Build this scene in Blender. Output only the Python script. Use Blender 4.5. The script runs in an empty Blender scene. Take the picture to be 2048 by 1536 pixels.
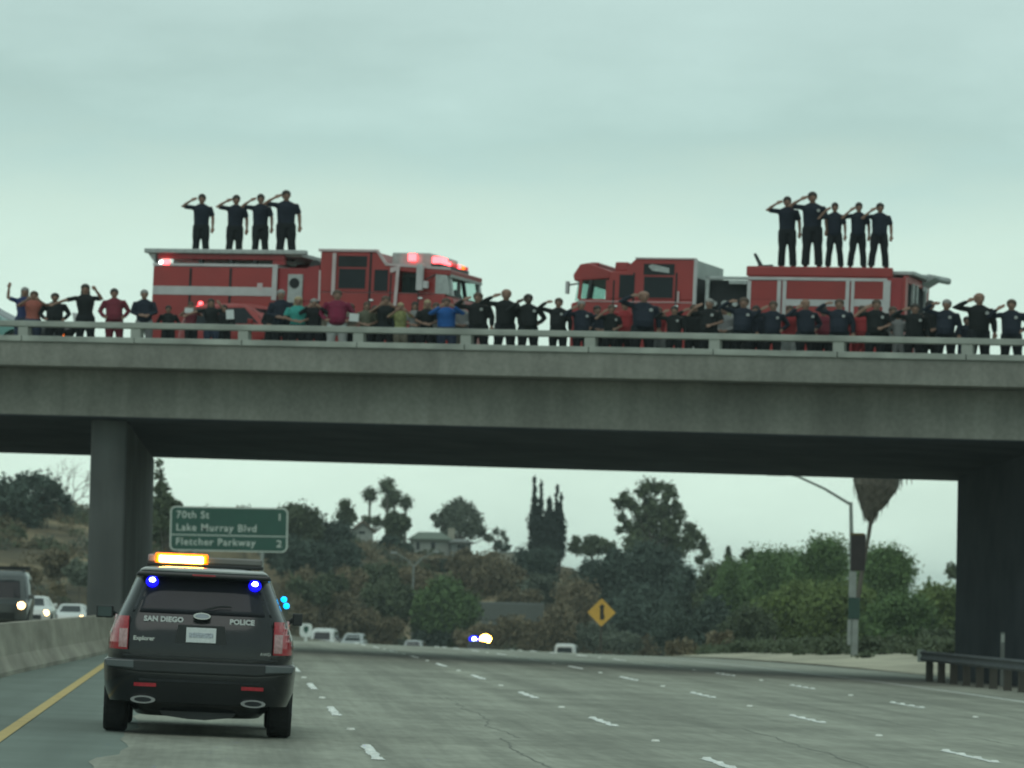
import bpy, bmesh, math, random
import numpy as np
from mathutils import Vector, Matrix
random.seed(7); RNG = np.random.default_rng(7)
SC = bpy.context.scene; COL = SC.collection
R = math.radians

# ------------------------------------------------------------------ camera
F = 8890.; YAW = R(3.70); PIT = R(2.67); ROL = 0.022; CAM = (0, 0, 1.63)
def cross(a, b): return (a[1]*b[2]-a[2]*b[1], a[2]*b[0]-a[0]*b[2], a[0]*b[1]-a[1]*b[0])
FW = (math.sin(YAW)*math.cos(PIT), math.cos(YAW)*math.cos(PIT), math.sin(PIT))
_r = (math.cos(YAW), -math.sin(YAW), 0); _u = cross(_r, FW)
RR = tuple(math.cos(ROL)*_r[i]+math.sin(ROL)*_u[i] for i in range(3))
UU = tuple(-math.sin(ROL)*_r[i]+math.cos(ROL)*_u[i] for i in range(3))
cd = bpy.data.cameras.new('camera'); cam = bpy.data.objects.new('camera', cd); COL.objects.link(cam)
cam.matrix_world = Matrix(((RR[0], UU[0], -FW[0], CAM[0]), (RR[1], UU[1], -FW[1], CAM[1]), (RR[2], UU[2], -FW[2], CAM[2]), (0, 0, 0, 1)))
cd.sensor_width = 36; cd.lens = 36*F/2048; cd.clip_start = 0.5; cd.clip_end = 9000
cd.dof.use_dof = True; cd.dof.focus_distance = 30.0; cd.dof.aperture_fstop = 6.6
SC.camera = cam
SC.view_settings.view_transform = 'Standard'; SC.view_settings.look = 'None'
SC.view_settings.exposure = 0; SC.view_settings.gamma = 1
SC.cycles.max_bounces = 6; SC.cycles.transparent_max_bounces = 16

# ------------------------------------------------------------------ sky and sun (overcast)
W = bpy.data.worlds.new('World'); SC.world = W; W.use_nodes = True
nt = W.node_tree; nt.nodes.clear()
def N(t, **k):
    n = nt.nodes.new(t)
    for a, b in k.items(): setattr(n, a, b)
    return n
SUN_EL, SUN_AZ = R(52), R(200)
out = N('ShaderNodeOutputWorld'); mixs = N('ShaderNodeMixShader'); mixs.inputs[0].default_value = 0.93
skyn = N('ShaderNodeTexSky', sky_type='NISHITA', sun_disc=False, sun_elevation=SUN_EL, sun_rotation=SUN_AZ)
bg1 = N('ShaderNodeBackground'); bg1.inputs[1].default_value = 0.08
bg2 = N('ShaderNodeBackground'); bg2.inputs[1].default_value = 1.0
tc = N('ShaderNodeTexCoord'); sep = N('ShaderNodeSeparateXYZ')
mp = N('ShaderNodeMapping'); mp.inputs['Scale'].default_value = (5, 5, 17)
nz = N('ShaderNodeTexNoise'); nz.inputs['Scale'].default_value = 2.3; nz.inputs['Detail'].default_value = 6; nz.inputs['Roughness'].default_value = 0.55
rmp = N('ShaderNodeValToRGB')
el = rmp.color_ramp.elements
el[0].position = 0.0; el[0].color = (0.76, 0.99, 0.86, 1)
el[1].position = 1.0; el[1].color = (0.43, 0.57, 0.53, 1)
for p_, c_ in ((0.030, (0.78, 1.0, 0.86, 1)), (0.062, (0.70, 0.91, 0.80, 1)), (0.080, (0.67, 0.875, 0.765, 1)), (0.100, (0.485, 0.69, 0.64, 1)), (0.125, (0.53, 0.725, 0.68, 1)), (0.16, (0.52, 0.69, 0.65, 1))):
    e = el.new(p_); e.color = c_
m1 = N('ShaderNodeMath', operation='MULTIPLY_ADD'); m1.inputs[1].default_value = 0.05; m1.inputs[2].default_value = -0.025
m2 = N('ShaderNodeMath', operation='ADD')
mr = N('ShaderNodeMapRange'); mr.inputs[1].default_value = 0.3; mr.inputs[2].default_value = 0.7; mr.inputs[3].default_value = 0.91; mr.inputs[4].default_value = 1.09
mx = N('ShaderNodeVectorMath', operation='SCALE')
L_ = nt.links.new
L_(tc.outputs['Generated'], sep.inputs[0]); L_(tc.outputs['Generated'], mp.inputs[0]); L_(mp.outputs[0], nz.inputs['Vector'])
L_(nz.outputs['Fac'], m1.inputs[0]); L_(m1.outputs[0], m2.inputs[0]); L_(sep.outputs['Z'], m2.inputs[1]); L_(m2.outputs[0], rmp.inputs[0])
L_(nz.outputs['Fac'], mr.inputs[0]); L_(rmp.outputs[0], mx.inputs[0]); L_(mr.outputs[0], mx.inputs['Scale'])
L_(mx.outputs[0], bg2.inputs[0]); L_(skyn.outputs[0], bg1.inputs[0]); L_(bg1.outputs[0], mixs.inputs[1]); L_(bg2.outputs[0], mixs.inputs[2]); L_(mixs.outputs[0], out.inputs[0])
sd = bpy.data.lights.new('sun', 'SUN'); sd.energy = 0.5; sd.angle = R(45); sd.color = (1, 0.97, 0.92)
sun = bpy.data.objects.new('sun', sd); COL.objects.link(sun)
sun.rotation_euler = Vector((-math.sin(SUN_AZ)*math.cos(SUN_EL), -math.cos(SUN_AZ)*math.cos(SUN_EL), -math.sin(SUN_EL))).to_track_quat('-Z', 'Y').to_euler()

# ------------------------------------------------------------------ helpers
def ray(px, py): return tuple(F*FW[i]+(px-1024)*RR[i]-(py-768)*UU[i] for i in range(3))
def at(px, py, Y):
    d = ray(px, py); k = Y/d[1]; return Vector((d[0]*k, Y, CAM[2]+d[2]*k))
def proj(p):
    q = [p[i]-CAM[i] for i in range(3)]; a = sum(q[i]*RR[i] for i in range(3)); b = sum(q[i]*UU[i] for i in range(3)); d = sum(q[i]*FW[i] for i in range(3))
    return (1024+F*a/d, 768-F*b/d)
def bsdf_mat(name, col, rough=0.7, metal=0.0, spec=0.5, var=0.15, vscale=3.0, bump=0.0, bscale=30.0, emit=None, estr=0.0, coat=0.0, col2=None, objvar=0.0):
    m = bpy.data.materials.new(name); m.use_nodes = True
    t = m.node_tree; b = t.nodes['Principled BSDF']
    b.inputs['Roughness'].default_value = rough; b.inputs['Metallic'].default_value = metal
    b.inputs['Specular IOR Level'].default_value = spec
    b.inputs['Coat Weight'].default_value = coat; b.inputs['Coat Roughness'].default_value = 0.05
    tcn = t.nodes.new('ShaderNodeTexCoord')
    n = t.nodes.new('ShaderNodeTexNoise'); n.inputs['Scale'].default_value = vscale; n.inputs['Detail'].default_value = 5
    t.links.new(tcn.outputs['Object'], n.inputs['Vector'])
    r = t.nodes.new('ShaderNodeValToRGB')
    c1 = [max(0, c*(1-var)) for c in col]; c2 = list(col2) if col2 else [min(1, c*(1+var)) for c in col]
    r.color_ramp.elements[0].position = 0.32; r.color_ramp.elements[1].position = 0.68
    r.color_ramp.elements[0].color = (*c1, 1); r.color_ramp.elements[1].color = (*c2, 1)
    t.links.new(n.outputs['Fac'], r.inputs[0]); src = r.outputs[0]
    if objvar:
        oi = t.nodes.new('ShaderNodeObjectInfo'); mrr = t.nodes.new('ShaderNodeMapRange')
        mrr.inputs[3].default_value = 1-objvar; mrr.inputs[4].default_value = 1+objvar
        vm = t.nodes.new('ShaderNodeVectorMath'); vm.operation = 'SCALE'
        t.links.new(oi.outputs['Random'], mrr.inputs[0]); t.links.new(src, vm.inputs[0]); t.links.new(mrr.outputs[0], vm.inputs['Scale']); src = vm.outputs[0]
    t.links.new(src, b.inputs['Base Color'])
    if emit: b.inputs['Emission Color'].default_value = (*emit, 1); b.inputs['Emission Strength'].default_value = estr
    if bump:
        n2 = t.nodes.new('ShaderNodeTexNoise'); n2.inputs['Scale'].default_value = bscale; n2.inputs['Detail'].default_value = 4
        t.links.new(tcn.outputs['Object'], n2.inputs['Vector'])
        bp = t.nodes.new('ShaderNodeBump'); bp.inputs['Strength'].default_value = bump; bp.inputs['Distance'].default_value = 0.02
        t.links.new(n2.outputs['Fac'], bp.inputs['Height']); t.links.new(bp.outputs[0], b.inputs['Normal'])
    return m
def streak(m, sc, lo=.78, hi=1.12, src_scale=1.0, detail=5, p0=.35, p1=.65):
    # long streaks of wear and staining multiplied into the base colour
    t = m.node_tree; b = t.nodes['Principled BSDF']; lk = b.inputs['Base Color'].links[0]; src = lk.from_socket
    tcn = t.nodes.new('ShaderNodeTexCoord'); mp_ = t.nodes.new('ShaderNodeMapping'); mp_.inputs['Scale'].default_value = sc
    n = t.nodes.new('ShaderNodeTexNoise'); n.inputs['Scale'].default_value = src_scale; n.inputs['Detail'].default_value = detail
    mr_ = t.nodes.new('ShaderNodeMapRange'); mr_.inputs[1].default_value = p0; mr_.inputs[2].default_value = p1; mr_.inputs[3].default_value = lo; mr_.inputs[4].default_value = hi
    v = t.nodes.new('ShaderNodeVectorMath'); v.operation = 'SCALE'
    t.links.new(tcn.outputs['Object'], mp_.inputs[0]); t.links.new(mp_.outputs[0], n.inputs['Vector']); t.links.new(n.outputs['Fac'], mr_.inputs[0])
    t.links.new(src, v.inputs[0]); t.links.new(mr_.outputs[0], v.inputs['Scale']); t.links.new(v.outputs[0], b.inputs['Base Color'])
def glass_mat(name, tint, op=0.35, dark=(0.01, 0.014, 0.014)):
    # thin pane: mostly transparent tint, partly dark body, clear gloss on top
    m = bpy.data.materials.new(name); m.use_nodes = True; t = m.node_tree; b = t.nodes['Principled BSDF']
    b.inputs['Base Color'].default_value = (*dark, 1); b.inputs['Roughness'].default_value = 0.05
    o = [x for x in t.nodes if x.type == 'OUTPUT_MATERIAL'][0]
    tr = t.nodes.new('ShaderNodeBsdfTransparent'); tr.inputs[0].default_value = (*tint, 1)
    ms = t.nodes.new('ShaderNodeMixShader'); ms.inputs[0].default_value = op
    t.links.new(tr.outputs[0], ms.inputs[1]); t.links.new(b.outputs[0], ms.inputs[2]); t.links.new(ms.outputs[0], o.inputs[0])
    return m
class MB:
    def __init__(s): s.v = []; s.f = []; s.m = []
    def add(s, vs, fs, mi=0):
        o = len(s.v); s.v += [tuple(v) for v in vs]; s.f += [tuple(i+o for i in f) for f in fs]; s.m += [mi]*len(fs); return s
    def hexa(s, p, mi=0):   # 8 pts: bottom 4 ccw then top 4
        return s.add(p, [(3, 2, 1, 0), (4, 5, 6, 7), (0, 1, 5, 4), (1, 2, 6, 5), (2, 3, 7, 6), (3, 0, 4, 7)], mi)
    def box(s, x0, x1, y0, y1, z0, z1, mi=0):
        return s.hexa([(x0, y0, z0), (x1, y0, z0), (x1, y1, z0), (x0, y1, z0), (x0, y0, z1), (x1, y0, z1), (x1, y1, z1), (x0, y1, z1)], mi)
    def prism(s, pts, a, b, axis='y', mi=0):   # pts 2D polygon, extruded along axis from a to b
        n = len(pts)
        def P(q, t): return {'y': (q[0], t, q[1]), 'x': (t, q[0], q[1]), 'z': (q[0], q[1], t)}[axis]
        vs = [P(q, a) for q in pts]+[P(q, b) for q in pts]
        fs = [tuple(range(n)), tuple(range(2*n-1, n-1, -1))]+[(i, n+i, n+(i+1) % n, (i+1) % n) for i in range(n)]
        return s.add(vs, fs, mi)
    def tube(s, pts, rad, seg=8, mi=0, caps=True, ry=None, up=(0, 1, 0)):
        pts = [Vector(p) for p in pts]; n = len(pts)
        if not hasattr(rad, '__len__'): rad = [rad]*n
        ry = ry or rad; vs = []; fs = []
        for i, p in enumerate(pts):
            d = (pts[min(i+1, n-1)]-pts[max(i-1, 0)]).normalized()
            u = Vector(up)
            if abs(d.dot(u)) > 0.95: u = Vector((1, 0, 0))
            a = u.cross(d).normalized(); b = d.cross(a)
            for k in range(seg):
                t = 2*math.pi*k/seg; vs.append(p+a*math.cos(t)*rad[i]+b*math.sin(t)*ry[i])
        for i in range(n-1):
            for k in range(seg):
                fs.append((i*seg+k, i*seg+(k+1) % seg, (i+1)*seg+(k+1) % seg, (i+1)*seg+k))
        if caps: fs += [tuple(range(seg-1, -1, -1)), tuple(range((n-1)*seg, n*seg))]
        return s.add(vs, fs, mi)
    def sphere(s, c, r, seg=12, rings=8, mi=0):
        if not hasattr(r, '__len__'): r = (r, r, r)
        vs = [(c[0], c[1], c[2]-r[2])]; fs = []
        for i in range(1, rings):
            ph = math.pi*i/rings
            for k in range(seg):
                t = 2*math.pi*k/seg
                vs.append((c[0]+r[0]*math.sin(ph)*math.cos(t), c[1]+r[1]*math.sin(ph)*math.sin(t), c[2]-r[2]*math.cos(ph)))
        vs.append((c[0], c[1], c[2]+r[2])); top = len(vs)-1
        for k in range(seg):
            k2 = (k+1) % seg; fs.append((0, 1+k2, 1+k)); fs.append((top, 1+(rings-2)*seg+k, 1+(rings-2)*seg+k2))
            for i in range(rings-2): fs.append((1+i*seg+k, 1+i*seg+k2, 1+(i+1)*seg+k2, 1+(i+1)*seg+k))
        return s.add(vs, fs, mi)
    def mesh(s, name):
        me = bpy.data.meshes.new(name); me.from_pydata(s.v, [], s.f)
        me.polygons.foreach_set('material_index', s.m); me.update(); return me
    def build(s, name, mats, parent=None, smooth=False, bevel=0, loc=None, rot=None):
        if not isinstance(mats, (list, tuple)): mats = [mats]
        me = s.mesh(name)
        bm = bmesh.new(); bm.from_mesh(me); bmesh.ops.recalc_face_normals(bm, faces=bm.faces); bm.to_mesh(me); bm.free()
        for m in mats: me.materials.append(m)
        o = bpy.data.objects.new(name, me); COL.objects.link(o)
        if parent: o.parent = parent
        if loc is not None: o.location = loc
        if rot is not None: o.rotation_euler = rot
        if smooth: me.polygons.foreach_set('use_smooth', [True]*len(me.polygons))
        if bevel:
            md = o.modifiers.new('bevel', 'BEVEL'); md.width = bevel; md.segments = 2; md.limit_method = 'ANGLE'
        return o
def tag(o, label=None, cat=None, group=None, kind=None):
    if label: o['label'] = label
    if cat: o['category'] = cat
    if group: o['group'] = group
    if kind: o['kind'] = kind
    return o
def empty(name, loc, label=None, cat=None, group=None, rot=(0, 0, 0)):
    o = bpy.data.objects.new(name, None); COL.objects.link(o); o.location = loc; o.rotation_euler = rot; o.empty_display_size = 0.3
    return tag(o, label, cat, group)
def copy_tree(o, parent=None):
    c = o.copy(); COL.objects.link(c); c.parent = parent
    for ch in list(o.children): copy_tree(ch, c)
    return c
def text_mesh(name, s, size, mat, parent=None, loc=(0, 0, 0), rot=(0, 0, 0), align='LEFT', depth=0.004, sx=1.0, bold=0.0, spacing=1.0):
    cu = bpy.data.curves.new(name, 'FONT'); cu.body = s; cu.size = size; cu.align_x = align; cu.align_y = 'BOTTOM_BASELINE'
    cu.extrude = depth; cu.offset = bold; cu.resolution_u = 3; cu.space_character = spacing
    tmp = bpy.data.objects.new('tmp', cu); COL.objects.link(tmp)
    bpy.context.view_layer.update()
    me = bpy.data.meshes.new_from_object(tmp.evaluated_get(bpy.context.evaluated_depsgraph_get()))
    bpy.data.objects.remove(tmp); me.materials.clear(); me.materials.append(mat); me.name = name
    o = bpy.data.objects.new(name, me); COL.objects.link(o); o.parent = parent; o.location = loc; o.rotation_euler = rot; o.scale = (sx, 1, 1)
    return o

# ------------------------------------------------------------------ road geometry functions
CROSS = 0.023
def shift(y): return 0.0 if y < 150 else 3.7e-4*(y-150)**2
def drop(y):
    if y < 85: return 0.0
    if y < 420: return 5.57e-5*(y-85)**2
    return 6.25+0.037*(y-420)
def road_z(x, y): return -drop(y)-CROSS*max(min(x-shift(y), 19.0), -24.0)
def sm(t): t = max(0.0, min(1.0, t)); return t*t*(3-2*t)
# skyline of the hill behind the overpass: (x at Y=480, height)
def hill_top(X):
    pts = [(-400, 10), (-120, 12), (-60, 11), (-24, 8.4), (-14, 8.2), (0, 8.2), (8, 8.0), (14, 6.9), (18, 6.3), (23, 5.9), (29, 5.0), (33, 4.3), (37, 3.8), (41, 2.6), (46, 0.6), (50, -2.5), (56, -4), (90, -4), (400, -1), (900, 4)]
    for a, b in zip(pts, pts[1:]):
        if X <= b[0]:
            t = (X-a[0])/(b[0]-a[0]); return a[1]+(b[1]-a[1])*sm(t)
    return 4.0
def ground_z(x, y):
    xs = x-shift(min(y, 420)); base = -drop(min(y, 420))-CROSS*max(min(xs, 19.0), -24.0)
    zr = base-0.12
    if xs > 19: zr = base-0.12+min(1.0, (xs-19)/8.0)*(0.55*min(1, max(0, (y-60)/90)))
    if xs < -26: zr = base-0.12+sm((-26-xs)/30)*3.0
    X = x*480/max(y, 480) if y > 480 else x*480/max(y, 200)
    if y > 300:
        t = sm((y-372)/95) if xs > -24 else sm((y-290)/150)
        ht = hill_top(X)
        if y > 500: ht = ht-0.01*(y-500)*(0.6 if y < 900 else 0.35)
        zr = zr*(1-t)+ht*t
        tan = math.sin(x*0.21)*0.35+math.sin(y*0.13+x*0.07)*0.3
        zr += tan*t
    if y > 700: zr = max(zr, -16)
    return zr
# ------------------------------------------------------------------ materials
M = {}
M['concrete'] = bsdf_mat('bridge_concrete', (0.235, 0.24, 0.212), 0.9, var=0.14, vscale=0.5, bump=0.3, bscale=9, spec=0.2)
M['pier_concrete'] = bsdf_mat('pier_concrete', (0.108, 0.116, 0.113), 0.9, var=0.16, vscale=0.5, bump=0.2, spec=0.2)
M['concrete_rail'] = bsdf_mat('rail_concrete', (0.335, 0.36, 0.325), 0.9, var=0.12, vscale=1.2, bump=0.2, spec=0.2)
M['concrete_shade'] = bsdf_mat('shaded_concrete', (0.064, 0.074, 0.086), 0.95, var=0.2, vscale=0.6, spec=0.1)  # bridge concrete with the shade under the deck put into its colour
M['barrier'] = bsdf_mat('barrier_concrete', (0.32, 0.30, 0.25), 0.9, var=0.2, vscale=0.5, bump=0.2, spec=0.2)
M['road'] = bsdf_mat('road_concrete', (0.325, 0.33, 0.275), 0.85, var=0.16, vscale=0.35, bump=0.25, bscale=40, spec=0.25)
M['asphalt'] = bsdf_mat('shoulder_asphalt', (0.175, 0.21, 0.185), 0.85, var=0.1, vscale=0.6, bump=0.3, bscale=50, spec=0.3)
M['white_paint'] = bsdf_mat('white_road_paint', (0.78, 0.8, 0.76), 0.6, var=0.15, vscale=12)
M['yellow_paint'] = bsdf_mat('yellow_road_paint', (0.52, 0.37, 0.11), 0.6, var=0.12, vscale=6)
M['stud'] = bsdf_mat('ceramic_stud', (0.75, 0.76, 0.7), 0.3, var=0.1)
M['black_paint'] = bsdf_mat('black_car_paint', (0.009, 0.011, 0.013), 0.2, var=0.1, coat=0.25, spec=.38)
M['black_plastic'] = bsdf_mat('black_plastic', (0.018, 0.021, 0.022), 0.5, var=0.2)
M['tire'] = bsdf_mat('tyre_rubber', (0.012, 0.013, 0.014), 0.85, var=0.2, vscale=20)
M['rim'] = bsdf_mat('grey_wheel_metal', (0.3, 0.3, 0.3), 0.35, metal=0.9)
M['chrome'] = bsdf_mat('chrome', (0.62, 0.62, 0.62), 0.18, metal=1.0)
M['white_car'] = bsdf_mat('white_car_paint', (0.62, 0.64, 0.62), 0.3, var=0.04, coat=0.4)
M['silver_car'] = bsdf_mat('silver_car_paint', (0.34, 0.36, 0.36), 0.3, metal=0.3, var=0.05, coat=0.4)
M['red_paint'] = bsdf_mat('fire_red_paint', (0.285, 0.026, 0.024), 0.42, var=0.12, vscale=1.0, coat=0.08)
M['red_dark'] = bsdf_mat('deep_red_paint', (0.27, 0.022, 0.026), 0.4, var=0.15, vscale=1.5)
M['truck_white'] = bsdf_mat('white_reflective_band', (0.46, 0.46, 0.46), 0.4, var=0.1)
M['trim_pink'] = bsdf_mat('pale_trim', (0.50, 0.42, 0.42), 0.4, var=0.1)
M['alum'] = bsdf_mat('tread_aluminium', (0.36, 0.39, 0.38), 0.45, metal=0.35, var=0.15, vscale=8)
M['dark'] = bsdf_mat('dark_interior', (0.012, 0.016, 0.018), 0.8, var=0.3)
M['dark_glass'] = bsdf_mat('dark_window_glass', (0.012, 0.016, 0.02), 0.06, var=0.1, spec=.22)
M['tint_glass'] = bsdf_mat('privacy_glass', (0.020, 0.022, 0.028), 0.08, var=0.1, spec=.24)
M['clear_glass'] = glass_mat('clear_pane_glass', (0.80, 0.93, 0.90), 0.16)
M['red_lens'] = bsdf_mat('red_lens', (0.30, 0.025, 0.035), 0.2, var=0.2, vscale=30, emit=(1, .05, .07), estr=0.03)
M['clear_lens'] = bsdf_mat('clear_lens', (0.42, 0.26, 0.26), 0.2, var=0.2, vscale=30)
M['plate'] = bsdf_mat('plate_white', (0.62, 0.66, 0.66), 0.4, var=0.06, vscale=25)
M['decal_white'] = bsdf_mat('white_decal', (0.70, 0.74, 0.72), 0.4, var=0.05)
def emis(n, c, s): return bsdf_mat(n, c, 0.3, var=0.0, emit=c, estr=s)
M['lit_amber'] = emis('lit_amber_lamp', (1.0, 0.50, 0.07), 60)
M['lit_amber_soft'] = emis('lit_amber_lens', (1.0, 0.17, 0.0), 2.2)
M['lit_blue'] = emis('lit_blue_lamp', (0.002, 0.0, 1.0), 2.2)
M['lit_bluewhite'] = emis('lit_blue_core', (0.55, 0.7, 1.0), 22)
M['lit_cyan'] = emis('lit_cyan_lamp', (0.0, 0.40, 1.0), 2.4)
M['lit_red'] = emis('lit_red_lamp', (1.0, 0.07, 0.08), 7)
M['lit_red_dim'] = emis('dim_red_lamp', (0.7, 0.03, 0.03), 0.5)
M['lit_head'] = emis('lit_headlamp', (1.0, 0.62, 0.26), 9)
M['lit_white'] = emis('lit_white_lamp', (1.0, 0.98, 0.95), 5)
M['sign_green'] = bsdf_mat('sign_green', (0.012, 0.070, 0.050), 0.5, var=0.08, vscale=1.5)
M['sign_white'] = bsdf_mat('sign_white', (0.50, 0.55, 0.50), 0.5, var=0.08)
M['sign_yellow'] = bsdf_mat('sign_yellow', (0.60, 0.34, 0.055), 0.5, var=0.08)
M['sign_black'] = bsdf_mat('sign_black', (0.02, 0.016, 0.01), 0.6)
M['galv'] = bsdf_mat('galvanised_steel', (0.26, 0.285, 0.27), 0.5, metal=0.3, var=0.12)
M['pole_grey'] = bsdf_mat('pole_grey_paint', (0.21, 0.235, 0.215), 0.6, var=0.15)
M['wood_dark'] = bsdf_mat('dark_sign_back', (0.022, 0.016, 0.017), 0.8, var=0.25)
M['rail_shade'] = bsdf_mat('shaded_rail_steel', (0.075, 0.085, 0.09), 0.7, var=0.2)  # rail steel darkened, shade by the bridge put into the colour
M['wood'] = bsdf_mat('weathered_post', (0.06, 0.055, 0.045), 0.9)
M['verge'] = bsdf_mat('verge_dirt', (0.42, 0.39, 0.29), 0.95, var=0.15, vscale=0.8)
M['ground'] = bsdf_mat('dry_hillside', (0.075, 0.07, 0.052), 0.95, var=0.3, vscale=0.10, col2=(0.30, 0.24, 0.15), bump=0.6, bscale=1.5, spec=0.1)
M['bark'] = bsdf_mat('bark', (0.09, 0.08, 0.065), 0.9, var=0.3, vscale=6)
M['bark_bare'] = bsdf_mat('bare_branch_bark', (0.16, 0.13, 0.115), 0.9, var=0.2)
M['thatch'] = bsdf_mat('dead_palm_thatch', (0.105, 0.095, 0.078), 0.95, var=0.4, vscale=5)
def leaf(n, c, v=0.32, s=0.6): return bsdf_mat(n, c, 0.75, var=v, vscale=s, spec=0.25, objvar=0.12)
M['leaf_dark'] = leaf('dark_foliage', (0.062, 0.088, 0.07))
M['leaf_oak'] = leaf('oak_foliage', (0.088, 0.112, 0.064))
M['leaf_green'] = leaf('green_foliage', (0.105, 0.170, 0.064))
M['leaf_bright'] = leaf('fresh_foliage', (0.150, 0.205, 0.068))
M['leaf_grey'] = leaf('grey_green_foliage', (0.125, 0.148, 0.112))
M['leaf_brown'] = leaf('brown_scrub', (0.172, 0.145, 0.092))
M['leaf_tan'] = leaf('dry_tan_brush', (.215, .18, .115))
M['leaf_cypress'] = leaf('cypress_foliage', (0.036, 0.05, 0.045))
M['wall_white'] = bsdf_mat('pale_stucco', (0.335, 0.36, 0.325), 0.8, var=0.06)
M['wall_grey'] = bsdf_mat('grey_stucco', (0.22, 0.25, 0.24), 0.8, var=0.08)
M['wall_beige'] = bsdf_mat('beige_stucco', (0.33, 0.32, 0.26), 0.8, var=0.1)
M['wall_block'] = bsdf_mat('block_wall', (0.15, 0.165, 0.15), 0.9, var=0.2, vscale=0.6)
M['roof_green'] = bsdf_mat('greenish_shingles', (0.14, 0.175, 0.14), 0.9, var=0.15)
M['roof_brown'] = bsdf_mat('brown_shingles', (0.17, 0.135, 0.10), 0.9, var=0.15)
M['roof_grey'] = bsdf_mat('grey_shingles', (0.17, 0.18, 0.17), 0.9, var=0.15)

streak(M['concrete'], (2.2, 2.2, .22), .88, 1.07); streak(M['concrete'], (.30, .30, .5), .88, 1.07); streak(M['concrete'], (9, 9, 9), .90, 1.06)
streak(M['pier_concrete'], (1.4, 1.4, .2), .75, 1.12); streak(M['concrete_rail'], (1.2, 1.2, 3), .82, 1.10)
streak(M['road'], (1.6, .035, 1), .80, 1.10); streak(M['road'], (.25, .12, 1), .86, 1.08); streak(M['road'], (6, 1.5, 1), .90, 1.07)
streak(M['road'], (14, .25, 1), .93, 1.05)
streak(M['asphalt'], (1.2, .05, 1), .86, 1.08); streak(M['barrier'], (.5, .5, 2.5), .78, 1.1); streak(M['verge'], (.5, .15, 1), .75, 1.1)
streak(M['ground'], (.05, .05, .3), .55, 1.25)
# ------------------------------------------------------------------ ground, road, markings
def grid_obj(name, xs, ys, zf, mat, kind='structure'):
    vs = [(x, y, zf(x, y)) for y in ys for x in xs]; n = len(xs)
    fs = [(j*n+i, j*n+i+1, (j+1)*n+i+1, (j+1)*n+i) for j in range(len(ys)-1) for i in range(n-1)]
    mb = MB(); mb.add(vs, fs); o = mb.build(name, mat, smooth=True); tag(o, kind=kind); return o
gx = [-4000, -2500, -1500, -900, -600, -400, -280, -200, -150, -110, -85, -70, -60, -50, -42, -36, -31, -27.5]+[x*1.5 for x in range(-16, 60)]+[94, 100, 108, 118, 130, 150, 180, 230, 300, 420, 600, 900, 1500, 2500, 4000]
gy = [-120, -60, -20]+list(range(0, 150, 10))+list(range(150, 560, 5))+[565, 580, 600, 630, 670, 720, 800, 900, 1100, 1400, 1900, 2700, 4000, 6000]
go = grid_obj('ground', gx, gy, ground_z, M['ground'])
def strip(name, x0f, x1f, ya, yb, mat, dz, step=5, nx=1, kind='structure'):
    mb = MB(); ys = []; y = ya
    while y < yb: ys.append(y); y += step
    ys.append(yb); vs = []; fs = []
    for y in ys:
        a, b = (x0f(y) if callable(x0f) else x0f), (x1f(y) if callable(x1f) else x1f)
        for i in range(nx+1):
            x = a+(b-a)*i/nx+shift(y); vs.append((x, y, road_z(x, y)+dz))
    for j in range(len(ys)-1):
        for i in range(nx): o = j*(nx+1)+i; fs.append((o, o+1, o+nx+2, o+nx+1))
    mb.add(vs, fs); o = mb.build(name, mat, smooth=True)
    if kind: tag(o, kind=kind)
    return o
edge = lambda y: -0.93+0.06*math.sin(y*0.9)+0.03*math.sin(y*2.3)+(-0.12 if y < 42 else 0)
strip('road', edge, 20.6, -60, 430, M['road'], 0.0, step=1, nx=6)
strip('shoulder', -4.3, lambda y: edge(y)+0.03, -60, 400, M['asphalt'], -0.004, step=1)
strip('opposite_road', -23.5, -4.3, -60, 400, M['road'], -0.004, nx=4)
strip('yellow_edge_line', -2.24, -2.10, -60, 400, M['yellow_paint'], 0.004, step=2)
strip('white_edge_line', 16.20, 16.34, -60, 400, M['white_paint'], 0.004, step=3)
strip('opposite_edge_line', -7.3, -7.16, -60, 400, M['yellow_paint'], 0.003, step=3)
verge = MB()
vy = list(range(119, 330, 6)); 
for i, y in enumerate(vy):
    for x in (20.6, 21.8, 24, 28, 34):
        X = x+shift(y); verge.v.append((X, y, max(ground_z(X, y)+0.05, road_z(X, y)-0.01 if x == 20.6 else -99)))
for j in range(len(vy)-1):
    for i in range(4): o = j*5+i; verge.f.append((o, o+1, o+6, o+5)); verge.m.append(0)
tag(verge.build('verge', M['verge'], smooth=True), kind='structure')
M['shaded_asphalt'] = bsdf_mat('shaded_asphalt', (.045, .048, .045), .95, var=.3, vscale=1.5)  # dark asphalt with the overpass shade also put into its colour
strip('underpass_ground', 18.9, 34, 40, 119, M['shaded_asphalt'], 0.012, nx=3)
def crack(x0, y0, y1, w, seed):
    rg = random.Random(seed); mb = MB(); y = y0; x = x0; vs = []
    while y < y1: vs += [(x-w*rg.uniform(.3, 1), y), (x+w*rg.uniform(.3, 1), y)]; y += .35; x += rg.uniform(-.05, .05)
    V = [(a, b, road_z(a, b)+.003) for a, b in vs]; mb.add(V, [(i, i+1, i+3, i+2) for i in range(0, len(V)-2, 2)])
    tag(mb.build('road_crack', M['seal']), kind='structure')
M['seal'] = bsdf_mat('crack_sealant', (.20, .205, .175), .85)
for a_ in ((3.35, 38, 52, .018, 1), (3.55, 52, 71, .014, 2), (6.9, 44, 60, .016, 3), (10.6, 50, 83, .016, 4), (13.4, 66, 96, .018, 7)): crack(*a_)
LANES = [(1.58, 2.7), (5.24, 3.3), (8.9, 9.8), (12.56, 8.9)]
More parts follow.
